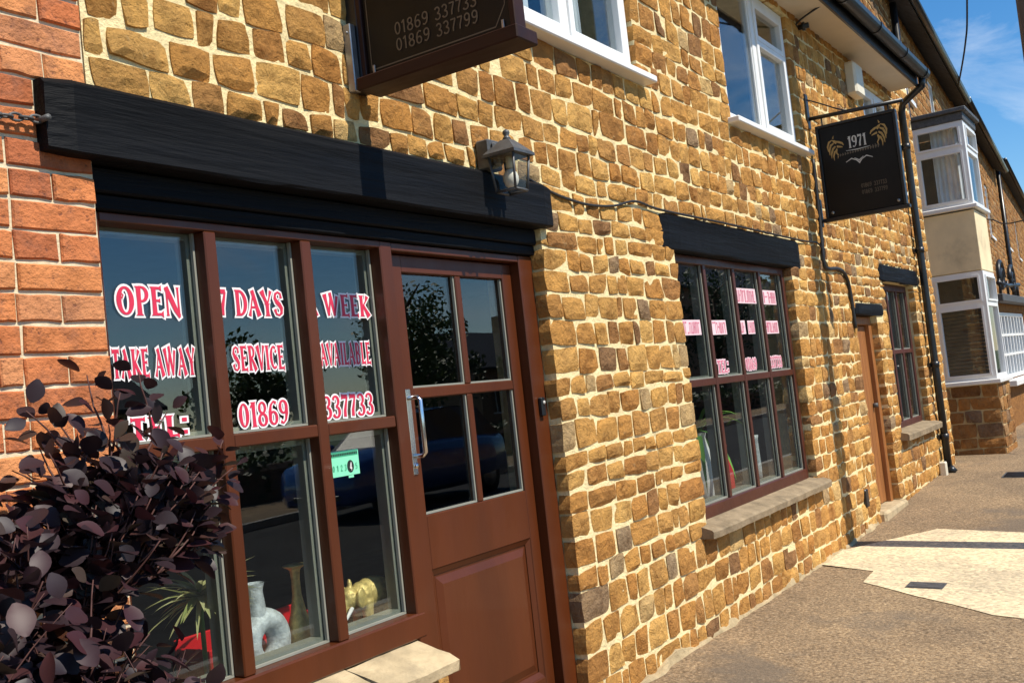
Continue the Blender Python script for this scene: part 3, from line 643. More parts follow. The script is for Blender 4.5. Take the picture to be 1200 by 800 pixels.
# ---- second shop window
def grid_window(name, x0, x1, z0, z1, nc, tz, fy, mat, fw=.045, mw=.034, rail=.07, lab=None, gmat='glass'):
    b = MB(); b.bbox(x0, x0 + fw, fy, fy + .09, z0, z1, .003); b.bbox(x1 - fw, x1, fy, fy + .09, z0, z1, .003); b.bbox(x0 + fw, x1 - fw, fy + .0008, fy + .09, z1 - fw, z1, .003); b.bbox(x0 + fw, x1 - fw, fy - .004, fy + .09, z0, z0 + rail, .004)
    W = b.build(name, mat, B1, label=lab); A, C = x0 + fw, x1 - fw; pw = (C - A - mw * (nc - 1)) / nc; cols = []
    for i in range(nc):
        a = A + i * (pw + mw); c = a + pw; cols.append((a, c))
        if i < nc - 1: b = MB(); b.bbox(c, c + mw, fy + .002, fy + .09, z0 + rail, z1 - fw, .003); b.build('mullion', mat, W)
        b = MB(); b.bbox(a, c, fy + .004, fy + .085, tz - .02, tz + .02, .003); b.build('transom', mat, W)
        for za, zc in ((z0 + rail, tz - .02), (tz + .02, z1 - fw)):
            b = MB(); b.box(a, c, fy + .030, fy + .034, za, zc); b.build('pane', M[gmat], W)
            b = MB(); b.box(c - .022, c - .0005, fy + .040, fy + .088, za + .02, zc); b.box(a, c - .0005, fy + .040, fy + .088, za + .0005, za + .019); b.box(c - .010, c - .0005, fy + .018, fy + .029, za + .01, zc); b.box(a, c - .0005, fy + .018, fy + .029, za + .0005, za + .0095); b.build('glazing_bead', M['bead'], W)
    return W, cols
W2, c2 = grid_window('dining_window', 5.222, 7.165, .575, 2.058, 4, 1.325, .045, M['maroon_paint'], lab='maroon framed dining room window of four columns of panes with faded pink lettering')
y2 = .045 + .0285
def scribble(x0, x1, z0, z1, seed):
    """faded words, too worn to read: pale strips with broken pink strokes"""
    r = random.Random(seed); b = MB(); e = .010
    b.face([(x0, y2, z0), (x1, y2, z0 + .002), (x1 - .004, y2, z1), (x0 + .003, y2, z1 - .002)], 1); x = x0 + e; k = 0
    while x < x1 - e - .012:
        wd = r.uniform(.016, .026); zt, zl = z1 - e - r.uniform(0, .006), z0 + e
        for sx in (0, wd * .75):
            if r.random() < .82: b.face([(x + sx, y2 - .001 - k * 1e-5, zl), (x + sx + .007, y2 - .001 - k * 1e-5, zl), (x + sx + .007 + r.uniform(-.004, .004), y2 - .001 - k * 1e-5, zt), (x + sx, y2 - .001 - k * 1e-5, zt)], 0); k += 1
        zz = r.choice((zl, (zl + zt) / 2, zt - .009)); b.face([(x, y2 - .0013 - k * 1e-5, zz), (x + wd, y2 - .0013 - k * 1e-5, zz), (x + wd, y2 - .0013 - k * 1e-5, zz + .009), (x, y2 - .0013 - k * 1e-5, zz + .009)], 0); k += 1
        x += wd + .009
    b.build('window_lettering', [M['letter_pink'], M['letter_pale']], W2, label='strip of faded pink lettering too worn to read')
for q in ((6.27, 6.62, 1.80, 1.90), (6.76, 7.02, 1.80, 1.90), (5.33, 5.63, 1.60, 1.69), (5.80, 6.03, 1.60, 1.69), (6.27, 6.36, 1.60, 1.69), (6.40, 6.53, 1.60, 1.69), (6.74, 7.00, 1.60, 1.69)): scribble(*q, int(q[0] * 100))
for wd, x0, x1 in (('TEL:', 5.80, 6.00), ('01869', 6.27, 6.49), ('337733', 6.74, 6.99)):
    text(wd, wallP(x0 + .01, x1 - .01, 1.370, 1.445, y2), 'window_lettering', [M['letter_pink'], M['letter_pale']], W2, .10, label='faded pink lettering reading ' + wd)
def stone_sill(x0, x1, z1, th, out, back, seed, name='window_sill'):
    b = MB(); n = max(6, int((x1 - x0) / .09)); R = []
    for i in range(n + 1):
        x = x0 + (x1 - x0) * i / n; w1 = .010 * nz(x * 6, seed); w2_ = .006 * nz(x * 13, seed + 3); e = .01 if i in (0, n) else 0
        R += [(x, back, z1 + .004), (x, (back - out) / 2, z1 - .010 + w2_), (x, -out + .012 + e, z1 - .026 + w2_), (x, -out + w1 + e, z1 - .036), (x, -out + .004 + w1 + e, z1 - th), (x, back, z1 - th)]
    k = 6; F = [(i * k + j, i * k + (j + 1) % k, (i + 1) * k + (j + 1) % k, (i + 1) * k + j) for i in range(n) for j in range(k)] + [tuple(range(k)), tuple(n * k + j for j in range(k))]
    b.mesh(R, F); return fixn(b.build(name, M['sill_dark'], B1))
stone_sill(5.10, 7.27, .575, .070, .095, .05, 2)
# ---- door and window further along
b = MB(); b.bbox(8.735, 8.815, .05, .16, .0, 1.732, .004); b.bbox(9.355, 9.440, .05, .16, .0, 1.732, .004); b.bbox(8.816, 9.354, .052, .16, 1.66, 1.731, .004); b.build('door_frame', M['oak'], B1)
b = MB(); b.bbox(8.818, 9.352, .10, .14, .09, 1.658, .003); D3 = b.build('side_door', M['oak'], B1, label='narrow varnished timber side door')
for i in range(5): b = MB(); b.bbox(8.825 + i * .105, 8.927 + i * .105, .088, .0995, .11, 1.65, .004); b.build('plank', M['oak'], D3)
b = MB(); b.tube([(9.31, .086, .95), (9.31, .05, .95)], .02, 10); b.build('door_knob', M['iron_grey'], D3)
b = MB(); b.bbox(8.70, 9.50, -.06, .2, -.1, .10, .02); b.build('door_step', M['sillstone'], B1)
W3, c3 = grid_window('side_window', 9.84, 11.10, .665, 2.055, 3, 1.40, .07, M['dark_brown'], fw=.06, mw=.045, lab='dark brown framed window beside the side door')
stone_sill(9.72, 11.22, .675, .085, .10, .07, 6)
# ---- upper windows in white plastic
def upvc(x0, x1, z0, z1, mull, fan, name='upper_window', lab=None):
    y = .02; f = .062; b = MB(); b.bbox(x0, x0 + f, y, y + .07, z0, z1, .006); b.bbox(x1 - f, x1, y, y + .07, z0, z1, .006); b.bbox(x0 + f, x1 - f, y, y + .07, z0, z0 + f, .006); b.bbox(x0 + f, x1 - f, y, y + .07, z1 - f, z1, .006); b.bbox(mull - .032, mull + .032, y + .001, y + .07, z0 + f, z1 - f, .006)
    W = b.build(name, M['white_upvc'], B1, label=lab)
    cells = [(x0 + f, mull - .032, z0 + f, z1 - f)]
    if fan: cells += [(mull + .032, x1 - f, z0 + f, fan), (mull + .032, x1 - f, fan, z1 - f)]
    else: cells += [(mull + .032, x1 - f, z0 + f, z1 - f)]
    for i, (a, c, d, e) in enumerate(cells):
        s = .042 if (i > 0 or fan is None) else .012; yy = y - .012 if s > .02 else y + .012; b = MB()
        b.bbox(a, a + s, yy, y + .06, d, e, .004); b.bbox(c - s, c, yy, y + .06, d, e, .004); b.bbox(a + s, c - s, yy + .001, y + .06, d, d + s, .004); b.bbox(a + s, c - s, yy + .001, y + .06, e - s, e, .004); b.build('sash', M['white_upvc'], W)
        b = MB(); b.box(a + s, c - s, y + .025, y + .030, d + s, e - s); b.build('pane', M['glass_up'], W)
    b = MB(); b.bbox(x0 - .07, x1 + .08, -.085, .05, z0 - .04, z0 - .002, .006); b.build('sill', M['white_upvc'], W)
    return W
upvc(3.52, 4.985, 2.988, 4.075, 4.30, None, lab='white plastic upper window with pale curtains above the wall lantern')
upvc(6.35, 7.79, 2.988, 4.045, 7.08, 3.70, lab='white plastic upper window with top light above the dining window')
upvc(9.97, 10.98, 3.01, 3.975, 10.48, None, lab='white plastic upper window under the eaves behind the hanging sign')
for a, c, ph, ylab in ((3.60, 4.22, 0, 'pale net curtain hanging at the first pane of the upper window'), (4.36, 4.70, 2, 'gathered pale curtain beside the bare half of the upper window pane'), (6.44, 6.62, 4, 'narrow pale curtain at the edge of the upper window with top light')):
    b = MB(); n = 40; b.mesh([(a + (c - a) * i / n, .16 + .022 * math.sin(i * 1.15 + ph + .5 * math.sin(i * .4)) + .010 * z, 2.98 + 1.08 * z) for i in range(n + 1) for z in (0, .5, 1)], [(i * 3 + j, i * 3 + 3 + j, i * 3 + 4 + j, i * 3 + 1 + j) for i in range(n) for j in (0, 1)], 0, True)
    tag(b.build('curtain', M['curtain']), ylab, 'curtain')
# eaves
b = MB(); b.box(5.4, 11.2, -.27, -.002, 4.10, 4.125); b.build('soffit', M['soffit'], B1)
b = MB(); b.bbox(5.4, 11.2, -.296, -.271, 4.085, 4.26, .004); b.build('fascia', M['black_plastic'], B1)
prof = [(-.297 - .055 + .055 * math.cos(a), 4.205 + .06 * math.sin(a)) for a in [PI + PI * k / 8 for k in range(9)]]
b = MB()
pr2 = [(-.298, 4.215)] + [(-.355 + .057 * math.cos(-k * PI / 8), 4.215 + .065 * math.sin(-k * PI / 8)) for k in range(9)] + [(-.420, 4.222), (-.415, 4.215)]
pr2 = [(-.298, 4.22)] + [(-.358 + .060 * math.cos(-k * PI / 8), 4.215 + .065 * math.sin(-k * PI / 8)) for k in range(9)] + [(-.418, 4.225)]
b.prism(pr2, 5.4, 11.24, ax='x'); G = fixn(b.build('gutter', M['black_plastic'], B1))
for x in (6.2, 7.2, 8.2, 9.2, 10.2, 11.1): b = MB(); b.prism([(p[0] * 1.0 + (.004 if p[0] > -.36 else -.006), p[1] + (-.006 if p[1] < 4.21 else .002)) for p in pr2], x, x + .03, ax='x'); fixn(b.build('gutter_clip', M['black_plastic'], G))
b = MB(); b.tube([(11.18, -.34, 4.17), (11.20, -.33, 4.09), (11.32, -.10, 3.98), (11.35, -.07, 3.90), (11.35, -.07, 3.0), (11.35, -.07, 1.2), (11.35, -.07, .12)], .037, 12); b.tube([(11.35, -.07, .16), (11.35, -.12, .10)], .045, 12); DP = b.build('downpipe', M['black_plastic'], B1)
for z in (3.5, 2.4, 1.2, .45): b = MB(); b.tube([(11.35, -.07, z), (11.35, -.07, z + .06)], .044, 12); b.box(11.28, 11.42, -.03, .0, z + .01, z + .05); b.build('pipe_clip', M['black_plastic'], DP)
b = MB(); b.bbox(11.13, 11.20, -.09, -.02, .05, .24, .01); tag(b.build('pipe_stub', M['cream_plastic']), 'short cream plastic pipe stub at the foot of the black downpipe', 'pipe stub')
# thin cables on the wall
def cable(name, pts, r, label, cat, group=None):
    P = [Vector(p) for p in pts]; out = []
    for i in range(len(P) - 1):
        p0, p1, p2, p3 = P[max(i - 1, 0)], P[i], P[i + 1], P[min(i + 2, len(P) - 1)]
        for k in range(6):
            t = k / 6; out.append(.5 * ((2 * p1) + (-p0 + p2) * t + (2 * p0 - 5 * p1 + 4 * p2 - p3) * t * t + (-p0 + 3 * p1 - 3 * p2 + p3) * t ** 3))
    out.append(P[-1]); b = MB(); b.tube(out, r, 6); return tag(b.build(name, M['cable']), label, cat, group)
cable('wall_cable', [(3.70, -.03, 2.275), (3.86, -.022, 2.245), (4.02, -.02, 2.225), (4.25, -.02, 2.215), (4.5, -.02, 2.235), (4.75, -.02, 2.283), (5.06, -.02, 2.268), (6.0, -.025, 2.270), (7.42, -.025, 2.268), (7.9, -.022, 2.27), (8.0, -.022, 2.11)], .0065, 'thin black cable clipped along the stone from the wall lantern to the dining window lintel', 'cable')
cable('wall_cable', [(8.02, -.022, 2.95), (8.0, -.022, 2.5), (7.96, -.022, 2.16), (8.02, -.022, 2.09), (8.3, -.022, 2.10), (8.5, -.022, 2.07), (8.60, -.022, 1.95), (8.63, -.022, 1.62)], .016, 'thick black cable dropping from the hanging sign to the side door', 'cable')
cable('service_cable', [(8.10, -.02, 4.02), (8.02, -.06, 4.05), (7.99, -.5, 4.22), (7.93, -1.1, 4.62), (7.90, -1.6, 5.2)], .008, 'black service wire strung from the wall beside the upper window up to the pole', 'wire')
b = MB(); b.tube([(8.10, .0, 4.02), (8.10, -.10, 4.02)], .022, 10); b.tube([(8.10, -.05, 4.02), (8.10, -.07, 4.02)], .035, 10); tag(b.build('wire_insulator', M['black_plastic']), 'small black wire bracket fixed to the stone beside the upper window', 'bracket')
# slim dark vent near the ground
b = MB(); b.bbox(8.28, 8.36, -.03, .01, .20, .34, .006); tag(b.build('vent_cover', M['black_plastic']), 'small black vent cover low on the stone near the side door', 'vent')

# ------------------------------------------------------------------ red brick house to the left
B0 = thing('brick_house', 'red brick house adjoining the shopfront, its end beside the window', 'building', (-1, 1, 0))
bw = MB(); bw.box(-5, 1.621, .0, .30, -.3, 5.0); BW = bw.build('brick_wall', M['brick_mortar'], B0)
bw = MB(); bw.box(-5, 1.0, .32, 5, -.3, 5.0); bw.build('rear_block', M['house_brick'], B0)
bw = MB(); bw.prism([(-.3, 4.98), (2.6, 7.0), (5.3, 4.98), (5.3, 4.9), (2.6, 6.9), (-.25, 4.9)], -5, 1.55, ax='x'); fixn(bw.build('roof', M['slate'], B0))
rng = random.Random(4); bp = []
def brick_piece(x0, x1, z0, z1):
    r = .0035; j = lambda: rng.uniform(-.0022, .0022); y = -.008 + rng.uniform(-.003, .002); vs_ = []; F = []
    us = (0, .33, .66, 1); 
    for u in us:
        for v in (0, 1):
            vs_.append((x0 + (x1 - x0) * (.012 + .976 * u) + j(), y + rng.uniform(-.002, .002), z0 + (z1 - z0) * (.06 + .88 * v) + j()))
    for i in range(3): F.append((2 * i, 2 * i + 2, 2 * i + 3, 2 * i + 1))
    per = [0, 2, 4, 6, 7, 5, 3, 1]; cx, cz = (x0 + x1) / 2, (z0 + z1) / 2; b0 = len(vs_)
    for p in per: x, yy, z = vs_[p]; vs_.append((x + (.004 if x > cx else -.004), yy + .005, z + (.004 if z > cz else -.004)))
    for k in range(8): F.append((per[k], b0 + k, b0 + (k + 1) % 8, per[(k + 1) % 8]))
    b1 = len(vs_)
    for k in range(8): x, yy, z = vs_[b0 + k]; vs_.append((x, .01, z))
    for k in range(8): F.append((b0 + k, b1 + k, b1 + (k + 1) % 8, b0 + (k + 1) % 8))
    return (vs_, F), (cx, cz, x1 - x0, z1 - z0)
row = 0; z = -.08
while z < 3.6:
    ln = .222 if row % 2 == 0 else .1125; x = 1.616 if not 2.07 < z + .03 < 2.262 else 1.470; gap = .010; k = 0
    if row % 2 == 0: seq = [.222] * 9
    else: seq = [.106] + [.106] + [.0525] + [.106] * 16
    for L in seq:
        L2 = L + rng.uniform(-.003, .003)
        bp.append(brick_piece(x - L2, x, z + rng.uniform(-.001, .001), z + .065 + rng.uniform(-.001, .001)))
        x -= L2 + gap
        if x < -.35: break
    z += .0755; row += 1
place_pieces(bp, 'brick', M['brick'], BW)
# chain on the brickwork
ch = thing('iron_chain', 'short rusty iron chain fixed to the brick beside the black lintel', 'chain', (1.40, -.03, 2.12))
for i in range(9):
    x = 1.46 - i * .026; zc = 2.147 - .010 * math.sin(i / 8 * PI * .5); b = MB(); pts = []
    for k in range(13):
        a = 2 * PI * k / 12; u, v = .017 * math.cos(a), .009 * math.sin(a); pts.append((x + u, -.028 + (v if i % 2 else 0), zc + (0 if i % 2 else v)))
    b.tube(pts, .0035, 6, caps=False); b.build('link', M['iron_grey'], ch)
b = MB(); b.tube([(1.472, -.01, 2.147), (1.472, -.06, 2.147)], .008, 8); b.build('eye_bolt', M['iron_grey'], ch)

# ------------------------------------------------------------------ things on the front
def lantern(x, z):
    t = thing('wall_lantern', 'grey wall lantern with glass sides and round bulb above the entrance', 'lantern', (x, -.05, z - .2))
    b = MB(); b.bbox(x - .045, x + .045, -.075, -.012, z - .035, z + .085, .006); b.bbox(x - .03, x + .03, -.09, -.075, z - .02, z + .07, .006); b.build('back_plate', M['lantern_grey'], t)
    cy = -.135; T = .058; Bm = .044; zt, zb_ = z + .015, z - .135
    b = MB(); b.mesh([(x - .074, cy - .074, zt), (x + .074, cy - .074, zt), (x + .074, cy + .074, zt), (x - .074, cy + .074, zt), (x - .02, cy - .02, zt + .055), (x + .02, cy - .02, zt + .055), (x + .02, cy + .02, zt + .055), (x - .02, cy + .02, zt + .055)], [(3, 2, 1, 0), (0, 1, 5, 4), (1, 2, 6, 5), (2, 3, 7, 6), (3, 0, 4, 7), (4, 5, 6, 7)])
    b.box(x - .076, x + .076, cy - .076, cy + .076, zt - .012, zt - .001); R = b.build('roof', M['lantern_grey'], t)
    b = MB(); b.lathe([(.0, .055), (.018, .058), (.014, .066), (.009, .072), (.015, .082), (.013, .092), (.0, .1)], (x, cy, zt), 12); b.build('finial', M['lantern_grey'], R)
    for sx, sy in ((-1, -1), (1, -1), (1, 1), (-1, 1)): b = MB(); b.tube([(x + sx * T, cy + sy * T, zt - .01), (x + sx * Bm, cy + sy * Bm, zb_)], .006, 4); b.build('corner_bar', M['lantern_grey'], t)
    b = MB()
    q = lambda s, e: (x + s[0] * e, cy + s[1] * e)
    for s0, s1 in (((-1, -1), (1, -1)), ((1, -1), (1, 1)), ((1, 1), (-1, 1)), ((-1, 1), (-1, -1))):
        a0, a1, c0, c1 = q(s0, T - .002), q(s1, T - .002), q(s0, Bm - .002), q(s1, Bm - .002)
        g_ = MB(); g_.face([(*c0, zb_), (*c1, zb_), (*a1, zt - .012), (*a0, zt - .012)]); g_.build('pane', M['lantern_glass'], t)
        b.tube([(*q(s0, Bm), zb_), (*q(s1, Bm), zb_)], .006, 4)
    b.build('base_rim', M['lantern_grey'], t)
    b = MB(); b.ell((x, cy, z - .085), (.032, .032, .04), 14); b.build('bulb', M['bulb'], t)
    b = MB(); b.tube([(x, cy, zt - .012), (x, cy, z - .045)], .014, 10); b.build('lamp_holder', M['cream_plastic'], t)
lantern(3.405, 2.298)
def hanging_sign(x, y0, y1, z0, z1, main):
    lab = 'black hanging pub sign with gold lion heads and 1971 over the dining window' if main else 'dark brown hanging sign with two telephone numbers above the shopfront lintel'
    t = thing('hanging_sign', lab, 'sign', (x, 0, z0))
    th = .018
    b = MB(); b.bbox(x - th, x + th, y1, y0, z0, z1, .004); BD = b.build('sign_board', M['sign_black'], t)
    fw = .022; fm = M['sign_wood'] if not main else M['black_metal']
    b = MB(); b.bbox(x - .03, x + .03, y1 - fw, y1 - .0005, z0, z1, .003); b.bbox(x - .03, x + .03, y0 + .0005, y0 + fw, z0, z1, .003); b.bbox(x - .03, x + .03, y1 - fw, y0 + fw, z1 + .0005, z1 + fw, .003); b.build('sign_frame', fm, t)
    P = lambda a, c, l: (x - th - .0012 - l, y0 + (y1 - y0) * a, z0 + (z1 - z0) * c)
    sub = lambda u0, u1, v0, v1: (lambda a, c, l: P(u0 + (u1 - u0) * a, v0 + (v1 - v0) * c, l))
    if main:
        b = MB(); b.bbox(x - .028, x + .028, y1 - .04, y0 + .05, z0 - .030, z0 - .0005, .004); b.build('bottom_bar', M['black_metal'], t)
        b = MB(); b.tube([(x, .0, z1 + .10), (x, y1 - .08, z1 + .075)], .016, 8); b.tube([(x, y1 + .03, z1 + .07), (x, y1 + .03, z1)], .006, 6); b.tube([(x, y0 - .03, z1 + .09), (x, y0 - .03, z1)], .006, 6)
        sc_ = [(x, -.01, z1 + .26)] + [(x, -.01 - .30 * k / 8, z1 + .26 - .16 * math.sin(k / 8 * PI / 2) + .03 * math.sin(k / 8 * PI)) for k in range(1, 9)]; b.tube(sc_, .006, 6); b.build('bracket_arm', M['black_metal'], t)
        b = MB(); b.bbox(x - .03, x + .03, -.022, .0, z1 + .02, z1 + .30, .004); b.build('wall_plate', M['black_metal'], t); b = MB(); b.bbox(x - .02, x + .02, -.03, 0, z0 - .06, z0 + .16, .004); b.build('wall_plate', M['black_metal'], t)
        text('1971', sub(.375, .625, .715, .845), 'lettering', [M['silver_print']], BD, 0)
        r = random.Random(3); b = MB()
        for k in range(17): a = .22 + k * .034; pts = [(0, 0), (0, 1)]; strip(b, [(a, .645 + .002 * k), (a + .004, .675 + .002 * k)], [.010, .010], P, 0, k * 1e-5); strip(b, [(a, .66), (a + .018, .66 + .002 * k)], [.012, .012], P, 0, 3e-4 + k * 1e-5)
        strip(b, [(.34, .695), (.5, .688), (.66, .695)], [.004, .010, .004], P, 1, 5e-4)
        strip(b, [(.32, .57), (.40, .60), (.46, .575), (.5, .54), (.54, .575), (.60, .60), (.68, .57)], [.006, .014, .010, .022, .010, .014, .006], P, 1, 6e-4); strip(b, [(.44, .60), (.5, .565), (.56, .60)], [.006, .016, .006], P, 1, 7e-4); b.build('scroll_ornament', [M['dim_print'], M['silver_print']], BD)
        for wd_, u0_, u1_ in (('01869', .48, .62), ('337733', .65, .82)): text(wd_, sub(u0_, u1_, .26, .305), 'lettering', [M['dim_print']], BD, 0, .12)
        for wd_, u0_, u1_ in (('01869', .48, .62), ('337799', .65, .82)): text(wd_, sub(u0_, u1_, .19, .235), 'lettering', [M['dim_print']], BD, 0, .12)
        for mir in (0, 1):   # lion heads in profile: mane locks, brow, muzzle, beard
            b = MB(); k = 0
            for pts, ws in (([(.02, .40), (.0, .62), (.10, .82), (.30, .90)], [.05, .16, .16, .05]), ([(.08, .22), (.08, .45), (.18, .66), (.36, .74)], [.05, .16, .18, .10]), ([(.16, .06), (.18, .28), (.28, .48), (.44, .58)], [.04, .15, .18, .12]), ([(.30, -.06), (.28, .14), (.36, .32), (.52, .42)], [.03, .13, .16, .10]),
                            ([(.30, .88), (.42, .80), (.52, .72)], [.06, .22, .20]), ([(.48, .80), (.66, .74), (.84, .66), (.90, .56)], [.10, .16, .14, .08]), ([(.52, .56), (.70, .52), (.84, .48)], [.16, .12, .05]), ([(.50, .46), (.46, .28), (.56, .14), (.50, .0)], [.14, .14, .10, .03]), ([(.34, .95), (.40, 1.08)], [.14, .03])):
                u0, v0, su, sv_ = (.10, .63, .24, .24) if not mir else (.90, .68, -.24, .25)
                strip(b, [(u0 + p[0] * su, v0 + p[1] * sv_) for p in pts], [q * .150 for q in ws], P, 0, k * 4e-5); k += 1
            b.build('lion_emblem', M['gold_print'], BD)
        for u in (.06, .94): b = MB(); b.tube([P(u, .05, 0), P(u, .05, .008)], .012, 8); b.build('corner_bolt', M['steel'], BD)
    else:
        b = MB(); b.bbox(x - .075, x + .045, y1 - .05, y0 + .012, z0 - .045, z0 - .0005, .004); b.build('bottom_bar', M['sign_wood'], t)
        b = MB(); b.bbox(x - .058, x - .030, -.045, -.012, z0 - .035, z0 + .20, .003); b.tube([(x - .058, -.03, z0 + .17), (x - .062, -.03, z0 + .17)], .005, 8); b.build('wall_plate', M['steel'], t)
        b = MB(); b.bbox(x - .029, x + .03, -.055, -.004, z0 - .03, z1 + .15, .003); b.tube([(x, -.03, z1 + .10), (x, y1 - .05, z1 + .10)], .018, 8); b.build('bracket_arm', M['black_metal'], t)
        for wd_, u0_, u1_, v0_ in (('01869', .22, .47, .152), ('337733', .51, .80, .152), ('01869', .22, .47, .082), ('337799', .51, .80, .082)): text(wd_, sub(u0_, u1_, v0_, v0_ + .056), 'lettering', [M['dim_print']], BD, 0, .12)
        b = MB()
        for k, (p0, p1) in enumerate((((.03, .04), (.90, .04)), ((.90, .04), (.97, .12)), ((.97, .12), (.97, .95)), ((.03, .04), (.03, .95)))): strip(b, [p0, p1], [.006, .006], P, 0, k * 1e-5)
        b.build('border_line', M['dim_print'], BD)
        for u in (.05, .95): b = MB(); b.bbox(*sorted((P(u, 0, .002)[0], P(u, 0, .006)[0])), *sorted((P(u - .008, 0, 0)[1], P(u + .008, 0, 0)[1])), z0 - .03, z0 + .045, .001); b.build('bracket_strap', M['steel'], BD)
hanging_sign(2.69, -.075, -.66, 2.475, 3.25, False)
hanging_sign(8.06, -.085, -.645, 2.475, 3.175, True)
b = MB(); b.bbox(9.38, 9.66, -.11, -.004, 3.72, 4.02, .02); t = b.build('alarm_box', M['cream_plastic']); tag(t, 'cream alarm box on the stone wall under the eaves', 'alarm box')

# ------------------------------------------------------------------ things behind the shop window
b = MB(); b.bbox(1.60, 2.86, .17, .62, .540, .570, .004); b.build('display_shelf', M['shelf'], B1); b = MB(); b.bbox(5.2, 7.2, .14, .50, .56, .590, .004); b.build('display_shelf', M['shelf'], B1)
ZS = .572
v = thing('ring_vase', 'silvery ring shaped vase with a hole in its middle behind the shop window', 'vase', (2.27, .27, ZS))
b = MB(); R1, R2, tb = .062, .070, .040; vs_ = []; nu, nv = 28, 12; cx, cz = 2.268, ZS + .105
for i in range(nu):
    a = 2 * PI * i / nu
    for j in range(nv):
        c = 2 * PI * j / nv; rr = 1 + .62 * math.cos(c); vs_.append((cx + R1 * math.cos(a) * rr, .25 + tb * math.sin(c), cz + R2 * math.sin(a) * (1 + .55 * math.cos(c))))
b.mesh(vs_, [(i * nv + j, ((i + 1) % nu) * nv + j, ((i + 1) % nu) * nv + (j + 1) % nv, i * nv + (j + 1) % nv) for i in range(nu) for j in range(nv)], 0, True); fixn(b.build('ring_body', M['pewter'], v))
b = MB(); b.tube([(cx - .02, .25, cz + .085), (cx - .022, .25, cz + .165), (cx - .022, .25, cz + .19)], [.032, .026, .033], 14, caps=False); b.build('neck', M['pewter'], v)
b = MB(); b.lathe([(r_ * 1.18, z_ * 1.17) for r_, z_ in ((0, 0), (.030, 0), (.036, .03), (.040, .06), (.034, .10), (.022, .14), (.013, .19), (.012, .23), (.014, .255), (.022, .268), (.034, .272), (.032, .269), (.012, .258), (0, .25))], (2.425, .25, ZS), 24)
tag(b.build('brass_vase', M['gold']), 'slender brass bud vase with flared rim behind the shop window', 'vase')
b = MB()
for q in ((2.12, 2.66, .33, .50, ZS, ZS + .012), (2.12, 2.66, .33, .342, ZS + .012, ZS + .115), (2.12, 2.66, .488, .50, ZS + .012, ZS + .14), (2.12, 2.132, .342, .488, ZS + .012, ZS + .115), (2.648, 2.66, .342, .488, ZS + .012, ZS + .115)): b.bbox(*q, .003)
tag(b.build('red_tray', M['red']), 'red lacquered tray behind the brass vase on the display shelf', 'tray')
el = MB(); ex, ey = 2.775, .25; EK = 1.25
def E(c, r, M_=None): el.ell((ex + c[0], ey + c[1], ZS + c[2]), r, 14, 0, M_)
E((.005, 0, .122), (.062, .040, .046)); E((.035, 0, .116), (.045, .040, .046)); E((-.035, 0, .118), (.045, .036, .044)); E((-.085, 0, .122), (.030, .027, .034)); E((-.072, -.034, .122), (.020, .006, .032)); E((-.072, .034, .122), (.020, .006, .032)); E((-.080, 0, .158), (.008, .008, .020))
for sx, sy in ((-.04, -.022), (-.035, .022), (.05, -.022), (.055, .022)): el.tube([(ex + sx, ey + sy, ZS), (ex + sx, ey + sy, ZS + .02), (ex + sx, ey + sy, ZS + .11)], [.016, .0125, .020], 12)
el.tube([(ex - .105, ey, ZS + .118), (ex - .122, ey, ZS + .085), (ex - .122, ey, ZS + .045), (ex - .110, ey, ZS + .022)], [.016, .012, .009, .007], 12); el.tube([(ex + .078, ey, ZS + .13), (ex + .088, ey, ZS + .09), (ex + .085, ey, ZS + .055)], [.006, .005, .007], 8)
el.v = [(ex + (a - ex) * EK, ey + (b_ - ey) * EK, ZS + (c - ZS) * EK) for a, b_, c in el.v]; eo = el.build('elephant_figurine', M['gold']); md = eo.modifiers.new('fuse', 'REMESH'); md.mode = 'VOXEL'; md.voxel_size = .0055; md.use_smooth_shade = True
eo['label'] = 'gold elephant figurine on the display shelf beside the entrance door'; eo['category'] = 'figurine'
b = MB()
for s in (-1, 1): b.tube([(ex - .095, ey + s * .016, ZS + .10), (ex - .125, ey + s * .02, ZS + .075), (ex - .14, ey + s * .018, ZS + .078)], [.006, .004, .001], 8)
b.v = [(ex + (a - ex) * EK, ey + (b_ - ey) * EK, ZS + (c - ZS) * EK) for a, b_, c in b.v]; o = b.build('tusk', M['letter_white']); o.parent = eo
def blade(b, base, d, L, wd, droop, n=6, mi=0):
    d = Vector(d).normalized(); side = d.cross(Vector((0, 0, 1)))
    side = side.normalized() if side.length > .05 else Vector((1, 0, 0)); p = Vector(base); vs_ = []
    for i in range(n + 1):
        t = i / n; ww = wd * (1 - t ** 2.2) * (.55 + .45 * min(1, t * 5)) / 2; vs_ += [p - side * ww, p + Vector((0, 0, -ww * .35)), p + side * ww]; d = (d + Vector((0, 0, -droop / n))).normalized(); p = p + d * (L / n)
    b.mesh(vs_, [(i * 3 + j, i * 3 + j + 1, i * 3 + j + 4, i * 3 + j + 3) for i in range(n) for j in (0, 1)], mi, True)
def potplant(x, y, z, h, nl, L, wd, seed, name, label, lm, pot, potprof, droop=.8, up=.5):
    r = random.Random(seed); t = thing(name, label, 'plant', (x, y, z))
    b = MB(); b.lathe(potprof, (x, y, z), 20); b.build('pot', M[pot], t); b = MB(); b.tube([(x, y, z + potprof[-1][1] * .5), (x, y, z + h)], .007, 8); b.build('stem', M['vase_leaf'], t)
    for k in range(nl):
        a = k * 2.4 + r.uniform(-.3, .3); e = r.uniform(-.35, 1.25) * up * 2
        b = MB(); blade(b, (x, y, z + h - .03 * r.random()), (math.cos(a), math.sin(a), e), L * r.uniform(.7, 1.1), wd * r.uniform(.8, 1.2), droop * r.uniform(.5, 1.3)); b.build('leaf', M[lm], t)
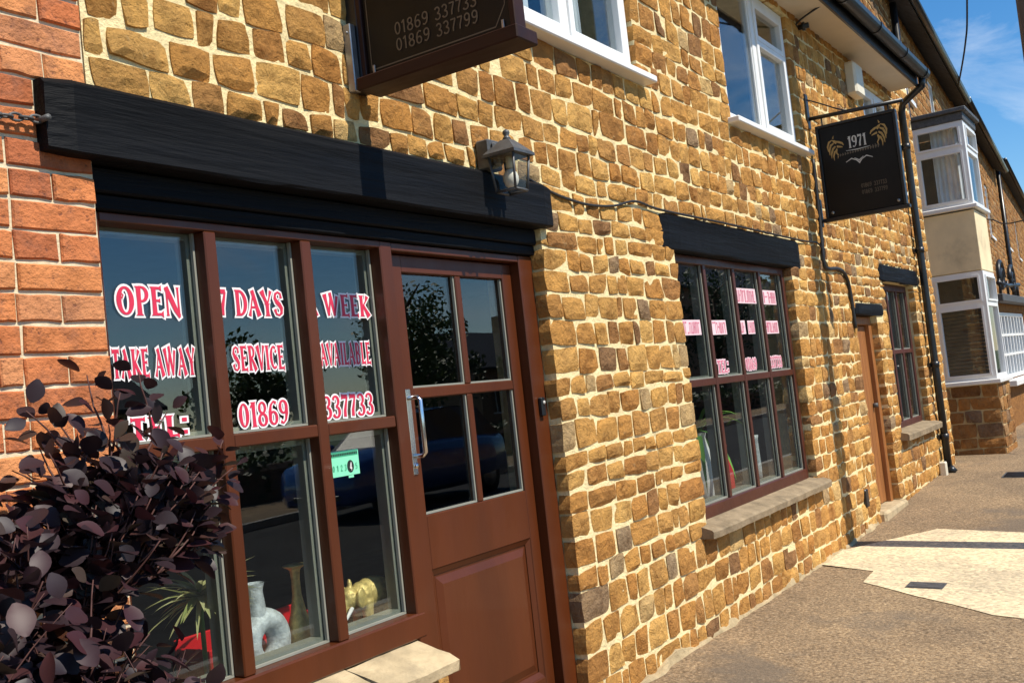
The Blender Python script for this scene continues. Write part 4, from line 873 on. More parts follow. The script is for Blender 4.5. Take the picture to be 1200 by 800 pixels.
potplant(2.045, .26, ZS, .32, 60, .18, .020, 3, 'spiky_houseplant', 'spiky yellow green houseplant in a glass pot behind the purple bush', 'spiky_leaf', 'clear', [(0, 0), (.045, 0), (.055, .02), (.055, .10), (.05, .105), (.052, .11)], .7, .35)
b = MB(); b.lathe([(0, 0), (.032, 0), (.036, .02), (.034, .085), (.024, .10), (.026, .115), (.022, .115), (.02, .10), (.03, .085), (.03, .01), (0, .01)], (1.86, .24, ZS), 18); tag(b.build('glass_jar', M['clear']), 'clear glass jar standing beside the spiky houseplant', 'jar')
ZT = .592
potplant(5.87, .27, ZT, .46, 14, .40, .038, 8, 'vase_plant', 'white tall vase with long green strap leaves behind the dining window', 'vase_leaf', 'letter_white', [(0, 0), (.075, 0), (.085, .05), (.092, .14), (.078, .25), (.05, .34), (.036, .40), (.044, .43)], 2.4, .9)
b = MB(); b.lathe([(0, 0), (.04, 0), (.042, .03), (.04, .17), (.016, .23), (.014, .30), (.017, .305), (.017, .32), (0, .32)], (6.32, .30, ZT), 18); tag(b.build('red_bottle', M['red']), 'red bottle standing behind the dining window', 'bottle')
for x, wl_ in ((6.08, 'clear wine glass beside the white vase behind the dining window'), (6.46, 'clear wine glass just past the red bottle behind the dining window'), (6.57, 'clear wine glass second along from the red bottle behind the dining window')): b = MB(); b.lathe([(0, 0), (.035, 0), (.036, .004), (.006, .012), (.005, .10), (.02, .12), (.036, .16), (.034, .21), (.032, .21), (.034, .16), (.0, .115)], (x, .26, ZT), 18); tag(b.build('wine_glass', M['clear']), wl_, 'glass', 'wine glasses behind the dining window')
for x, wl_ in ((6.16, 'tall silvery cylinder vase between the white vase and the red bottle'), (6.86, 'tall silvery cylinder vase in the last column of the dining window')):
    b = MB(); b.lathe([(0, 0), (.03, 0), (.034, .1), (.030, .30), (.036, .33), (.0, .32)], (x, .30, ZT), 16); tag(b.build('candle_jar', M['pewter']), wl_, 'vase', 'silvery cylinder vases behind the dining window')

# ------------------------------------------------------------------ purple smoke bush
bush = thing('smoke_bush', 'dark purple leaved smoke bush growing in front of the shop window', 'bush', (.95, -.50, gz(.95, -.5)))
rb = random.Random(21)
tw = MB(); leaves = []
def twig(p, d, L, r, depth, free=False):
    n = 5; pts = [p.copy()]; q = p.copy(); dd = d.copy()
    for i in range(n):
        dd = (dd + Vector((rb.gauss(0, .10), rb.gauss(0, .10), rb.gauss(.03, .08)))).normalized(); q = q + dd * (L / n); pts.append(q.copy())
    inside = lambda q_: ((q_.x - .92) / .46) ** 2 + ((q_.y + .50) / .44) ** 2 + ((q_.z - .66) / .60) ** 2 < 1
    if not free and not inside(pts[-1]): return
    tw.tube(pts, [r * (1 - .6 * i / n) for i in range(n + 1)], 5)
    if depth > 0:
        for k in range(rb.randint(4, 5)):
            i = rb.randint(2, n); a = Vector((rb.gauss(0, 1), rb.gauss(0, 1), rb.gauss(.25, .6))).normalized(); twig(pts[i], (dd * .75 + a * .8).normalized(), L * rb.uniform(.5, .75), r * .55, depth - 1, free)
    if depth <= 1:
        m = 7 if depth == 0 else 4
        for k in range(m):
            t = .25 + .75 * (k + rb.random()) / m; i = min(n - 1, int(t * n)); b0 = pts[i].lerp(pts[i + 1], t * n - i); az = k * 2.4 + rb.random()
            u = dd.orthogonal().normalized(); v_ = dd.cross(u); out = (u * math.cos(az) + v_ * math.sin(az) + dd * .55).normalized()
            leaves.append((b0 + out * .022, out, rb.uniform(.037, .060)))
base = Vector((.95, -.50, gz(1.1, -.5)))
for k in range(18):
    a = 2 * PI * k / 18 + rb.uniform(-.2, .2); d = Vector((math.cos(a) * .42 + .05, math.sin(a) * .34, 1)).normalized(); twig(base + Vector((math.cos(a) * .10, math.sin(a) * .08, 0)), d, rb.uniform(.40, .62), .011, 3)
for sx, sy, tx, ty, tz in ((1.30, -.36, 1.56, -.32, 1.46), (1.42, -.36, 1.68, -.32, 1.28), (1.18, -.36, 1.36, -.32, 1.46), (1.25, -.36, 1.48, -.32, 1.42)):
    p = Vector((sx, sy, 1.12)); d = Vector((tx, ty, tz)) - p; twig(p, d.normalized(), d.length * .66, .006, 1, True)
for k in range(620):
    z_ = rb.uniform(-.75, 1); a = rb.uniform(0, 2 * PI); q_ = math.sqrt(1 - z_ * z_); rr_ = rb.uniform(.55, 1.0)
    if k < 430: e_ = Vector((.96 + .47 * q_ * math.cos(a) * rr_, -.42 + .34 * q_ * math.sin(a) * rr_, .62 + .72 * z_ * rr_)); c_ = Vector((.9, -.42, .45))
    else: e_ = Vector((1.36 + .25 * q_ * math.cos(a) * rr_, -.36 + .17 * q_ * math.sin(a) * rr_, 1.17 + .15 * z_ * rr_)); c_ = Vector((1.2, -.45, 1.0))
    d = (e_ - c_).normalized(); L_ = rb.uniform(.12, .20); twig(e_ - d * L_, (d + Vector((rb.gauss(0, .25), rb.gauss(0, .25), .25))).normalized(), L_, .003, 0, True)
def leaf_mesh(seed):
    r = random.Random(seed); n = 6; vs_ = []; cur = r.uniform(.15, .35); asp = r.uniform(.62, .8)
    for i in range(n + 1):
        t = i / n; wd = asp * .5 * math.sin(PI * min(1, t * .94 + .03)) ** .8; cz = -cur * t * t * .5
        vs_ += [(t, -wd, cz + wd * .22), (t, 0, cz), (t, wd, cz + wd * .22 + r.uniform(-.03, .03))]
    return vs_, [(i * 3 + j, i * 3 + 3 + j, i * 3 + 4 + j, i * 3 + 1 + j) for i in range(n) for j in (0, 1)]
LV = [leaf_mesh(s) for s in range(5)]; LM = []
for k, (v_, f_) in enumerate(LV):
    me = bpy.data.meshes.new('leaf'); me.from_pydata(v_, [], f_); me.materials.append(M['purple_leaf']); me.polygons.foreach_set('use_smooth', [True] * len(f_)); LM.append(me)
def leaf_mat(p, d, s):
    x = d.normalized(); up = Vector((rb.gauss(0, .55), rb.gauss(-.35, .5), 1)); y = up.cross(x); y = y.normalized() if y.length > .01 else Vector((0, 1, 0)); z_ = x.cross(y)
    return Matrix(((x.x * s, y.x * s, z_.x * s, p.x), (x.y * s, y.y * s, z_.y * s, p.y), (x.z * s, y.z * s, z_.z * s, p.z), (0, 0, 0, 1)))
leaves = [l for l in leaves if l[0].y < -.03]
def lsize(l):
    q = project(l[0])
    return l[2] / q[2] if q and -20 < q[0] < 1200 and 380 < q[1] < 830 else 0
leaves.sort(key=lsize, reverse=True); rest = MB()
for k, (p, d, s) in enumerate(leaves):
    m_ = leaf_mat(p, d, s); i = rb.randrange(5)
    if k < 300:
        o = bpy.data.objects.new('leaf', LM[i]); COL.objects.link(o); o.parent = bush; o.matrix_local = Matrix.Translation(-bush.location) @ m_
    else: rest.mesh([m_ @ Vector(q) for q in LV[i][0]], LV[i][1], 0, True)
stuff(rest.build('foliage', M['purple_leaf'], bush)); tw.build('branches', M['twig'], bush)

# ------------------------------------------------------------------ terrace beyond
A2 = math.radians(3.7); O2 = Vector((12.0, .5, 0))
def T2(p): return Vector((O2.x + p.x * math.cos(A2) - p.y * math.sin(A2), O2.y + p.x * math.sin(A2) + p.y * math.cos(A2), p.z))
def far_house(name, label, s0, s1, zt, wins, seed, grp=None, stones=None, setb=0):
    loc = T2(Vector((s0, setb, 0))); t = thing(name, label, 'building', (loc.x, loc.y, 0.0))
    Ts = lambda p: T2(Vector((p.x, p.y + setb, p.z)))
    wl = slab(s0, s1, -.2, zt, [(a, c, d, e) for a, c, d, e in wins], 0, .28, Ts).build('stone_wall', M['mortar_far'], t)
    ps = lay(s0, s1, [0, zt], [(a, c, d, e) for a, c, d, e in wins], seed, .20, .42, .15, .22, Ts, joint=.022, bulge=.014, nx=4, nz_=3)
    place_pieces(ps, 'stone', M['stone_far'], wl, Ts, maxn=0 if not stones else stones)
    b = MB(); P = [Ts(Vector(q)) for q in ((s0, .3, 0), (s1, .3, 0), (s1, 6, 0), (s0, 6, 0), (s0, .3, zt), (s1, .3, zt), (s1, 6, zt), (s0, 6, zt))]; b.mesh(P, [(1, 2, 6, 5), (2, 3, 7, 6), (3, 0, 4, 7), (0, 1, 5, 4)]); b.build('rear_wall', M['house_brick'], t)
    b = MB(); R = [Ts(Vector((s, y, z))) for s in (s0 - .02, s1 - .02) for y, z in ((-.28, zt + .02), (3.1, zt + 2.1), (6.2, zt), (6.2, zt - .1), (3.1, zt + 1.98), (-.28, zt - .10))]; b.mesh(R, [(i, (i + 1) % 6, 6 + (i + 1) % 6, 6 + i) for i in range(6)] + [tuple(range(6)), tuple(range(6, 12))]); rf = fixn(b.build('roof', M['slate'], t))
    b = MB(); b.tube([Ts(Vector((s, -.33, zt - .04))) for s in (s0, s1 - .05)], .06, 8); b.build('gutter', M['black_plastic'], t)
    for a, c, d, e in wins:
        if e - d < .1: continue
        b = MB(); y = .03; f = .06
        for bx in ((a, a + f, d, e), (c - f, c, d, e), (a + f, c - f, d, d + f), (a + f, c - f, e - f, e), ((a + c) / 2 - .025, (a + c) / 2 + .025, d + f, e - f)):
            P = [Ts(Vector((x, yy, z))) for z in bx[2:] for yy in (y, y + .06) for x in bx[:2]]; b.mesh(P, [(0, 2, 3, 1), (4, 5, 7, 6), (0, 1, 5, 4), (2, 6, 7, 3), (0, 4, 6, 2), (1, 3, 7, 5)])
        wn = b.build('window', M['white_upvc'], t); b = MB(); b.face([Ts(Vector(q)) for q in ((a, y + .03, d), (c, y + .03, d), (c, y + .03, e), (a, y + .03, e))]); b.build('pane', M['glass_up'], wn)
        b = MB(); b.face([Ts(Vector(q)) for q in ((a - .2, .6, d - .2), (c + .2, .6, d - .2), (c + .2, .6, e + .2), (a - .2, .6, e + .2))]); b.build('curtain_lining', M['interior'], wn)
        b = MB(); P = [Ts(Vector((x, yy, z))) for z in (d - .07, d - .002) for yy in (-.05, .05) for x in (a - .06, c + .06)]; b.mesh(P, [(0, 2, 3, 1), (4, 5, 7, 6), (0, 1, 5, 4), (2, 6, 7, 3), (0, 4, 6, 2), (1, 3, 7, 5)]); b.build('sill', M['white_upvc'], wn)
    return t, Ts
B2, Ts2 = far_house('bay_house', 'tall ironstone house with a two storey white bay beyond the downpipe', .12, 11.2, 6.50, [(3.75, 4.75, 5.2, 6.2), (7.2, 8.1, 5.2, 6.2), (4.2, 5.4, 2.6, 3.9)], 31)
b = MB(); b.tube([Ts2(Vector((3.45, -.07, 6.4))), Ts2(Vector((3.45, -.07, .2)))], .05, 8); b.build('downpipe', M['black_plastic'], B2)
B3, Ts3 = far_house('terrace_house', 'ironstone terrace house next beyond the bay house, black downpipe on its front', 11.22, 22, 6.55, [(13, 14.2, 4.2, 5.6), (17, 18.2, 4.2, 5.6)], 32)
b = MB(); b.tube([Ts3(Vector((12.6, -.07, 6.45))), Ts3(Vector((12.6, -.07, .2)))], .06, 8); b.build('downpipe', M['black_plastic'], B3)
b = MB(); q = [Ts3(Vector((x, y, 0))) for x, y in ((11.25, 2.7), (12.3, 2.7), (12.3, 3.5), (11.25, 3.5))]; b.prism([(p.x, p.y) for p in q], 7.6, 9.3, ax='z'); fixn(b.build('chimney', M['house_brick'], B3))
B4, Ts4 = far_house('terrace_house', 'last ironstone terrace house at the far bend of the street', 22.02, 42, 6.9, [(24, 25.2, 4.4, 5.8), (29, 30.2, 4.4, 5.8)], 33)
b = MB(); b.tube([Ts4(Vector((22.4, -.07, 6.8))), Ts4(Vector((22.4, -.07, .2)))], .06, 8); b.build('downpipe', M['black_plastic'], B4)
b = MB(); q = [Ts4(Vector((x, y, 0))) for x, y in ((31, 2.7), (32, 2.7), (32, 3.5), (31, 3.5))]; b.prism([(p.x, p.y) for p in q], 8.0, 9.6, ax='z'); fixn(b.build('chimney', M['house_brick'], B4))

# the two storey bay
BX0, BX1, BY = 13.0, 13.86, -.40; YB = .62
bz0, bsill, bhead, bsill2, btop = .08, .98, 2.22, 3.03, 4.02
bay = MB(); bay.box(BX0 + .004, BX1 - .004, BY + .004, YB, bz0 - .2, bsill - .05); BB = bay.build('bay_base', M['mortar_far'], B2)
Tl = lambda p: Vector((BX0 + .002 + p.y, YB - p.x, p.z)); Tf = lambda p: Vector((BX0 + p.x, BY + .002 + p.y, p.z))
ps = lay(0, YB - BY, [bz0 - .02, bsill - .06], [], 41, .18, .34, .12, .16, Tl, nx=5, nz_=4); place_pieces(ps, 'stone', M['stone_far'], BB, Tl)
ps = lay(0, BX1 - BX0, [bz0 - .02, bsill - .06], [], 42, .18, .34, .12, .16, Tf, nx=5, nz_=4); place_pieces(ps, 'stone', M['stone_far'], BB, Tf)
b = MB(); b.bbox(BX0, BX1, BY, YB, bhead + .03, bsill2 - .07, .006); b.build('bay_panel', M['render'], B2, label='cream rendered panel between the bay windows')
b = MB(); b.bbox(BX0 - .06, BX1 + .06, BY - .06, YB, btop + .10, btop + .15, .008); b.bbox(BX0 - .015, BX1 + .015, BY - .015, YB, btop + .002, btop + .098, .006); b.build('bay_roof', M['iron_grey'], B2)
def bay_window(z0, z1, tl, blind):
    Z = z1 - z0; f = .045; b = MB()
    b.bbox(BX0 - .05, BX1 + .05, BY - .05, YB, z0 - .055, z0 - .001, .01)           # sill
    W = b.build('bay_window', M['white_upvc'], B2)
    for side, T, L in (('l', lambda x, y, z: Vector((BX0 + y, YB - x, z)), YB - BY), ('f', lambda x, y, z: Vector((BX0 + x, BY + y, z)), BX1 - BX0)):
        def bar(b, x0, x1, y0, y1, za, zb_):
            P = [T(x, y, z) for z in (za, zb_) for y in (y0, y1) for x in (x0, x1)]; b.mesh(P, [(0, 2, 3, 1), (4, 5, 7, 6), (0, 1, 5, 4), (2, 6, 7, 3), (0, 4, 6, 2), (1, 3, 7, 5)])
        x0, x1 = (.44 if side == 'l' else 0.0715), L
        b = MB(); e = .0015 if side == 'f' else 0
        bar(b, x0, x0 + f, e, .07, z0, z1); bar(b, x1 - f, x1 - e, e, .07, z0, z1); bar(b, x0 + f, x1 - f, e, .07, z0, z0 + f); bar(b, x0 + f, x1 - f, e, .07, z1 - f, z1); bar(b, x0 + f, x1 - f, e + .001, .07, tl - .03, tl + .03)
        fixn(b.build('frame', M['white_upvc'], W))
        for za, zb_ in ((z0 + f, tl - .03), (tl + .03, z1 - f)):
            s = .022; b = MB()
            if za > tl or side == 'l': bar(b, x0 + f, x0 + f + s, -.012, .05, za, zb_); bar(b, x1 - f - s, x1 - f, -.012, .05, za, zb_); bar(b, x0 + f + s, x1 - f - s, -.012, .05, za, za + s); bar(b, x0 + f + s, x1 - f - s, -.012, .05, zb_ - s, zb_); fixn(b.build('sash', M['white_upvc'], W))
            b = MB(); b.face([T(x0 + f, .03, za), T(x1 - f, .03, za), T(x1 - f, .03, zb_), T(x0 + f, .03, zb_)]); b.build('pane', M['glass_up'], W)
    return W
bay_window(bsill, bhead + .02, 1.86, True); bay_window(bsill2, btop, 3.70, False)
b = MB(); b.box(BX0 + .05, BX1, YB - .02, YB + .0, bsill, btop); b.build('bay_lining', M['interior'], B2)
b = MB(); b.box(BX1 - .03, BX1 - .002, BY + .08, YB - .03, bsill + .01, btop - .01); b.build('bay_return', M['interior'], B2)
bl = thing('slatted_blind', 'brown slatted blind hanging in the lower bay window', 'blind', (13.2, 0, 1.0))
for k in range(16): b = MB(); zz = 1.08 + k * .045; b.mesh([(BX0 + .10, .16, zz), (BX0 + .128, .16, zz + .018), (BX0 + .128, -.33, zz + .018), (BX0 + .10, -.33, zz)], [(0, 1, 2, 3)]); b.mesh([(BX0 + .10, .16, zz - .003), (BX0 + .128, .16, zz + .015), (BX0 + .128, -.33, zz + .015), (BX0 + .10, -.33, zz - .003)], [(3, 2, 1, 0)]); b.build('slat', M['blind'], bl)
b = MB(); n = 26; b.mesh([(BX0 + .16 + .02 * math.sin(i * 1.3), .16 - .50 * i / n if False else .0 - .30 * i / n, 3.05 + .95 * z) for i in range(n + 1) for z in (0, 1)], [(i * 2, i * 2 + 2, i * 2 + 3, i * 2 + 1) for i in range(n)], 0, True); tag(b.build('curtain', M['curtain']), 'white curtain hanging in the upper bay window', 'curtain')
# projecting shopfront beyond the bay
PF = thing('projecting_shopfront', 'low projecting shopfront with white barred window and grey flat roof beyond the bay', 'building', (18, .4, .1))
b = slab(16.55, 20.0, 0, 1.98, [(16.75, 19.6, .83, 1.86)], 0, .12); b.build('wall', M['stone_far'], PF)
b = MB(); b.box(16.552, 16.7, .122, 1.6, 0, 1.978); b.box(19.85, 19.998, .122, 1.6, 0, 1.978); b.build('side_wall', M['stone_far'], PF)
b = MB(); b.bbox(16.4, 20.15, -.14, 1.7, 1.985, 2.10, .01); b.build('flat_roof', M['iron_grey'], PF); b = MB(); b.bbox(16.5, 19.8, -.16, .06, .74, .828, .01); b.build('sill', M['white_upvc'], PF)
b = MB(); b.box(16.75, 19.6, .5, .52, .8, 1.9); b.build('lining', M['curtain'], PF)
wf = MB(); wf.bbox(16.76, 16.83, .02, .08, .84, 1.85, .004); wf.bbox(19.52, 19.59, .02, .08, .84, 1.85, .004); wf.bbox(16.83, 19.52, .02, .08, 1.79, 1.85, .004); wf.bbox(16.83, 19.52, .02, .08, .84, .90, .004); WF = wf.build('window_frame', M['white_upvc'], PF)
for i in range(1, 8): b = MB(); x = 16.83 + i * (2.69 / 8); b.bbox(x - .02, x + .02, .025, .075, .90, 1.79, .003); b.build('glazing_bar', M['white_upvc'], WF)
for z in (1.2, 1.5): b = MB(); b.bbox(16.83, 19.52, .028, .072, z - .018, z + .018, .003); b.build('glazing_bar', M['white_upvc'], WF)
b = MB(); b.box(16.83, 19.52, .048, .052, .90, 1.79); b.build('pane', M['glass_up'], WF)
# wrought iron scroll bracket
b = MB(); yy = -.1
def spiral(cx, cz, r0, turns, s=1): return [(cx + s * r0 * (1 - .75 * k / 24) * math.cos(turns * 2 * PI * k / 24), yy, cz + r0 * (1 - .75 * k / 24) * math.sin(turns * 2 * PI * k / 24)) for k in range(25)]
b.tube(spiral(16.75, 2.36, .26, 1.6), .035, 6); b.tube(spiral(17.9, 2.36, .24, 1.6, -1), .035, 6); b.tube([(16.4, yy, 2.26), (17.2, yy, 2.24), (18.6, yy, 2.30)], .035, 6)
for x in (16.5, 17.3, 18.4): b.tube([(x, yy, 2.10), (x, yy, 2.32)], .02, 6)
tag(b.build('iron_scrollwork', M['black_metal']), 'black wrought iron scrollwork standing on the flat shopfront roof', 'ironwork')

# ------------------------------------------------------------------ street things
po = thing('telegraph_pole', 'tall brown wooden telegraph pole standing on the pavement near the kerb', 'pole', (7.86, -1.70, gz(7.86, -1.7)))
b = MB(); n = 14; b.tube([(7.86 + .012 * k / 14 * 7, -1.68, gz(7.86, -1.7) - .05 + 9.3 * k / 14) for k in range(15)], [.118 - .03 * k / 14 for k in range(15)], 16); b.build('shaft', M['pole_wood'], po)
b = MB(); b.bbox(7.35, 8.5, -1.86, -1.77, 8.6, 8.7, .006); b.build('cross_arm', M['pole_wood'], po)
cable('overhead_wire', [(7.95, -1.7, 8.9), (13, -.95, 8.35), (19, .13, 7.25), (20, .38, 6.80), (21.2, .76, 6.36)], .016, 'black overhead wire sagging from the telegraph pole to the terrace eaves', 'wire')
cable('overhead_wire', [(13, -3.0, 3.15), (16, -.585, 3.053), (16.4, -.06, 3.2), (17.0, .80, 3.3)], .010, 'thin black wire crossing the street low behind the bay', 'wire')
def cover(name, x0, x1, y0, y1, dz, label, cat, slots):
    t = thing(name, label, cat, ((x0 + x1) / 2, (y0 + y1) / 2, gz((x0 + x1) / 2, (y0 + y1) / 2)))
    q = lambda x, y, e: (x, y, gz(x, y) + e)
    def plate(nm, a, c, d, e, h0, h1, mat, par): b = MB(); P = [q(a, d, h0), q(c, d, h0), q(c, e, h0), q(a, e, h0), q(a, d, h1), q(c, d, h1), q(c, e, h1), q(a, e, h1)]; b.mesh(P, [(3, 2, 1, 0), (4, 5, 6, 7), (0, 1, 5, 4), (1, 2, 6, 5), (2, 3, 7, 6), (3, 0, 4, 7)]); return b.build(nm, mat, par)
    plate('frame', x0, x1, y0, y1, -.03, dz, M['iron_grey'], t)
    if slots:
        for i in range(6): a = x0 + .02 + (x1 - x0 - .04) * i / 6; plate('bar', a, a + .02, y0 + .02, y1 - .02, dz, dz + .008, M['black_metal'], t)
    else:
        plate('lid', x0 + .012, x1 - .012, y0 + .012, y1 - .012, dz, dz + .003, M['iron_grey'], t)
cover('access_cover', 6.42, 6.58, -.90, -.69, .008, 'small grey iron access cover set in the pale concrete patch', 'cover', False)
cover('drain_grating', 10.9, 11.25, -.95, -.62, .006, 'slotted iron drain grating in the pavement near the bay', 'grating', True)

# ------------------------------------------------------------------ across the street (seen in the glass)
def tree(x, y, h, cr, seed, mat, label, conifer=False):
    r = random.Random(seed); z0 = -.3; t = thing('conifer_tree' if conifer else 'broadleaf_tree', label, 'tree', (x, y, z0)); b = MB()
    b.tube([(x, y, z0 - .1), (x + .05, y, z0 + h * .35), (x, y + .05, z0 + h * .85)], [.035 * h, .025 * h, .008 * h], 8)
    for k in range(7): a = k * 2.4; zz = z0 + h * (.3 + .08 * k); b.tube([(x, y, zz), (x + cr * .6 * math.cos(a), y + cr * .6 * math.sin(a), zz + h * .12)], [.012 * h, .004 * h], 6)
    b.build('trunk', M['bark'], t); b = MB()
    cl = [(Vector((x, y, z0 + h * .62)) + Vector((r.gauss(0, cr * .45), r.gauss(0, cr * .45), r.gauss(0, h * .17))), cr * r.uniform(.25, .5)) for _ in range(26)]
    if conifer: cl = [(Vector((x + r.gauss(0, 1) * cr * .4 * (1 - k / 30), y + r.gauss(0, 1) * cr * .4 * (1 - k / 30), z0 + h * (.15 + .85 * k / 30))), cr * (.5 - .4 * k / 30)) for k in range(30)]
    for c, rad in cl:
        for k in range(95):
            d = Vector((r.gauss(0, 1), r.gauss(0, 1), r.gauss(0, 1))).normalized(); p = c + d * rad * r.random() ** .4; s = r.uniform(.07, .15); u = Vector((r.gauss(0, 1), r.gauss(0, 1), r.gauss(0, 1))).normalized(); v_ = u.orthogonal().normalized()
            b.face([p - u * s, p - v_ * s * .5, p + u * s, p + v_ * s * .5])
    b.build('crown', mat, t)
tree(23.5, -22.5, 4.2, 1.5, 2, M['green_leaf'], 'small leafy tree across the street beside the low house')
tree(30.5, -22.0, 7.0, 1.9, 1, M['green_leaf'], 'leafy green tree across the street opposite the entrance door')
tree(33.5, -24.0, 5.2, 2.0, 6, M['dark_leaf'], 'rounded dark tree behind the leafy one across the street')
tree(38.0, -22.0, 6.6, 1.0, 3, M['dark_leaf'], 'dark narrow conifer across the street', True)
tree(46, -16.0, 7.0, 2.4, 4, M['dark_leaf'], 'broad dark tree across the street opposite the dining window'); tree(56, -15.5, 8.0, 2.8, 5, M['green_leaf'], 'tall leafy tree across the street towards the bend'); tree(66, -15.5, 8.5, 3.0, 7, M['dark_leaf'], 'tall dark tree at the bend across the street')
def opp_house(x0, x1, y, h, label):
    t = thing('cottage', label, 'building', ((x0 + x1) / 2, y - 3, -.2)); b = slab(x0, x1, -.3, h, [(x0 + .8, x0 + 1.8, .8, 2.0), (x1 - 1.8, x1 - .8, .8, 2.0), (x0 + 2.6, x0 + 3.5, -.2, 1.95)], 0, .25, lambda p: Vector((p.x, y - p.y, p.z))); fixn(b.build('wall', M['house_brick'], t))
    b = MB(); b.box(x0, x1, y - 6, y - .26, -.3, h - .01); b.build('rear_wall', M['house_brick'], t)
    b = MB(); b.prism([(y + .3, h), (y - 3, h + 2.0), (y - 6.3, h), (y - 6.3, h - .1), (y - 3, h + 1.88), (y + .3, h - .1)], x0 - .2, x1 + .2, ax='x'); rf = fixn(b.build('roof', M['slate'], t)); b = MB(); b.box(x1 - 1, x1 - .3, y - 3.4, y - 2.7, h + 1.2, h + 2.9); b.build('chimney', M['house_brick'], rf)
    for a, c, d, e in ((x0 + .8, x0 + 1.8, .8, 2.0), (x1 - 1.8, x1 - .8, .8, 2.0)):
        b = MB(); b.bbox(a, a + .06, y - .14, y - .06, d, e, .004); b.bbox(c - .06, c, y - .14, y - .06, d, e, .004); b.bbox(a + .06, c - .06, y - .14, y - .06, d, d + .06, .004); b.bbox(a + .06, c - .06, y - .14, y - .06, e - .06, e, .004); b.bbox((a + c) / 2 - .02, (a + c) / 2 + .02, y - .13, y - .07, d + .06, e - .06, .004); wn = b.build('window', M['white_upvc'], t)
        b = MB(); b.box(a, c, y - .105, y - .100, d, e); b.build('pane', M['glass_up'], wn)
    b = MB(); b.bbox(x0 + 2.6, x0 + 3.5, y - .14, y - .09, -.2, 1.95, .004); b.build('door', M['dark_brown'], t)
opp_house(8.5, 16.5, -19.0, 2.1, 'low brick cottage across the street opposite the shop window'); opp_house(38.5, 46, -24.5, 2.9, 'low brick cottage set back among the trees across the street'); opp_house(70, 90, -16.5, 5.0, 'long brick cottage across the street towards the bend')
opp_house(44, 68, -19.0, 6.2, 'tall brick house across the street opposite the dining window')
b = MB()
r = random.Random(9)
for k in range(8000):
    x = r.uniform(10.4, 60); p = Vector((x, -12.0 + r.uniform(-.4, .4), -.25 + (1.1 + .2 * nz(x * .6)) * r.random() ** .7)); u = Vector((r.gauss(0, 1), r.gauss(0, 1), r.gauss(0, 1))).normalized(); v_ = u.orthogonal().normalized(); s = r.uniform(.05, .11); b.face([p - u * s, p - v_ * s * .6, p + u * s, p + v_ * s * .6])
hd = thing('garden_hedge', 'long clipped green hedge along the opposite pavement', 'hedge', (23, -12, -.3)); b.build('foliage', M['dark_leaf'], hd); b = MB(); b.bbox(10.4, 60, -12.25, -11.75, -.3, .65, .1); b.build('core', M['bark'], hd)
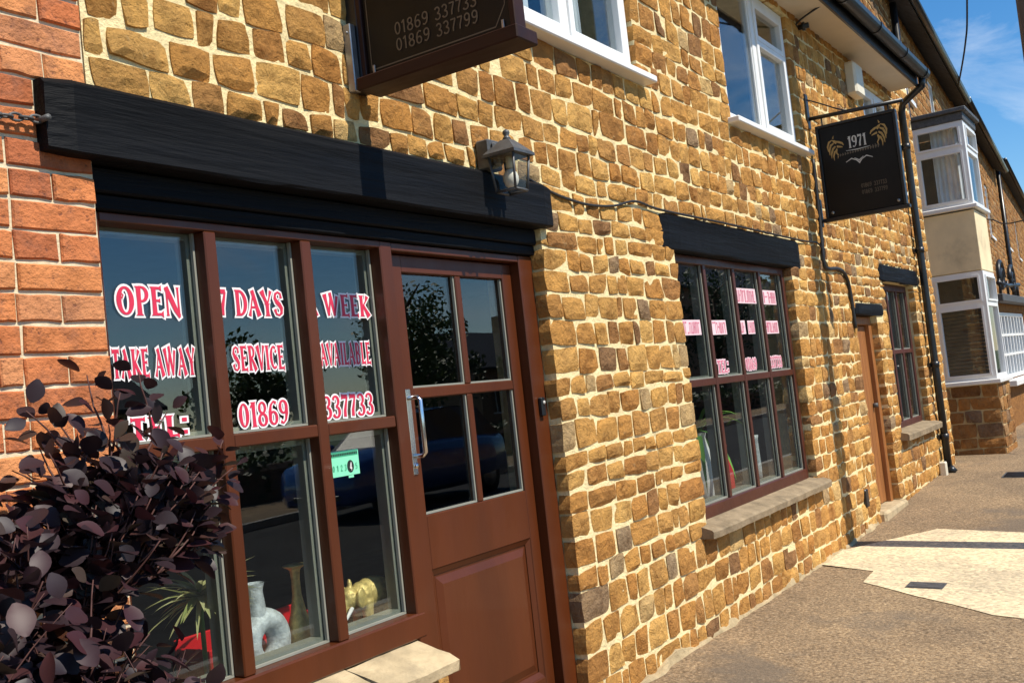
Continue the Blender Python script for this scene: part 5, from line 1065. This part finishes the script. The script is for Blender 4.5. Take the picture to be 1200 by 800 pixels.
# parked car
def car(x, y):
    z = hz(x) + RZ; t = thing('parked_car', 'blue hatchback car parked at the opposite kerb', 'car', (x, y, z)); b = MB()
    secs = [(-1.95, .62, .30, .62, .55), (-1.85, .78, .24, .80, .72), (-1.3, .84, .22, .92, .80), (-.75, .86, .22, .98, .82), (.3, .86, .22, .96, .82), (1.2, .86, .22, .95, .82), (1.75, .82, .24, .92, .78), (1.92, .70, .32, .80, .66)]
    vs_ = []; k = 10
    for sx, hw, zb_, zt, tw_ in secs:
        for yy, zz in ((-hw * .9, zb_), (-hw, zb_ + .12), (-hw, (zb_ + zt) / 2), (-hw * .97, zt - .08), (-tw_ * .92, zt), (tw_ * .92, zt), (hw * .97, zt - .08), (hw, (zb_ + zt) / 2), (hw, zb_ + .12), (hw * .9, zb_)): vs_.append((x + sx, y + yy, z + zz))
    n = len(secs); b.mesh(vs_, [(i * k + j, i * k + (j + 1) % k, (i + 1) * k + (j + 1) % k, (i + 1) * k + j) for i in range(n - 1) for j in range(k)] + [tuple(range(k)), tuple((n - 1) * k + j for j in range(k))], 0, True); BDY = fixn(b.build('body', M['car_paint'], t))
    cab = [(-.85, .74, .96, .60), (-.25, .72, 1.40, .60), (.6, .70, 1.46, .60), (1.35, .70, 1.40, .58), (1.75, .72, .95, .6)]
    b = MB(); vs_ = []
    for sx, hw, zt, tw_ in cab: vs_ += [(x + sx, y - hw, z + .93), (x + sx, y - tw_, z + max(.94, zt)), (x + sx, y + tw_, z + max(.94, zt)), (x + sx, y + hw, z + .93)]
    b.mesh(vs_, [(i * 4 + j, i * 4 + j + 1, i * 4 + j + 5, i * 4 + j + 4) for i in range(4) for j in range(3)] + [(0, 1, 2, 3), (16, 17, 18, 19)]); fixn(b.build('windows', M['black_plastic'], t))
    b = MB(); b.mesh([(x + sx, y + s * (tw_ + .01), z + zt + .012) for sx, tw_, zt in ((-.22, .58, 1.40), (.6, .58, 1.46), (1.36, .56, 1.40)) for s in (-1, 1)], [(0, 1, 3, 2), (2, 3, 5, 4)]); b.build('roof_panel', M['car_paint'], BDY)
    for sx in (-1.25, 1.2):
        for s in (-1, 1):
            b = MB(); yo = y + s * .74; b.tube([(x + sx, yo - .09, z + .30), (x + sx, yo + .09, z + .30)], .30, 20); wh = b.build('wheel', M['tyre'], t); b = MB(); b.tube([(x + sx, yo - .10, z + .30), (x + sx, yo + .10, z + .30)], .19, 16); b.build('rim', M['steel'], wh)
    for s in (-1, 1): b = MB(); b.ell((x - 1.80, y + s * .58, z + .66), (.10, .17, .075), 12); b.build('headlight', M['lamp_lens'], t); b = MB(); b.ell((x + 1.84, y + s * .60, z + .72), (.06, .10, .11), 12); b.build('tail_light', M['red'], t); b = MB(); b.bbox(x - .72, x - .58, y + s * .90 - .07, y + s * .90 + .07, z + .95, z + 1.06, .03); b.build('wing_mirror', M['car_paint'], t)
    b = MB(); b.bbox(x - 1.99, x - 1.96, y - .26, y + .26, z + .42, z + .53, .005); b.build('number_plate', M['white_upvc'], t); b = MB(); b.bbox(x - 1.975, x - 1.94, y - .45, y + .45, z + .32, z + .40, .01); b.build('grille', M['black_plastic'], t)
car(12.6, -8.0)
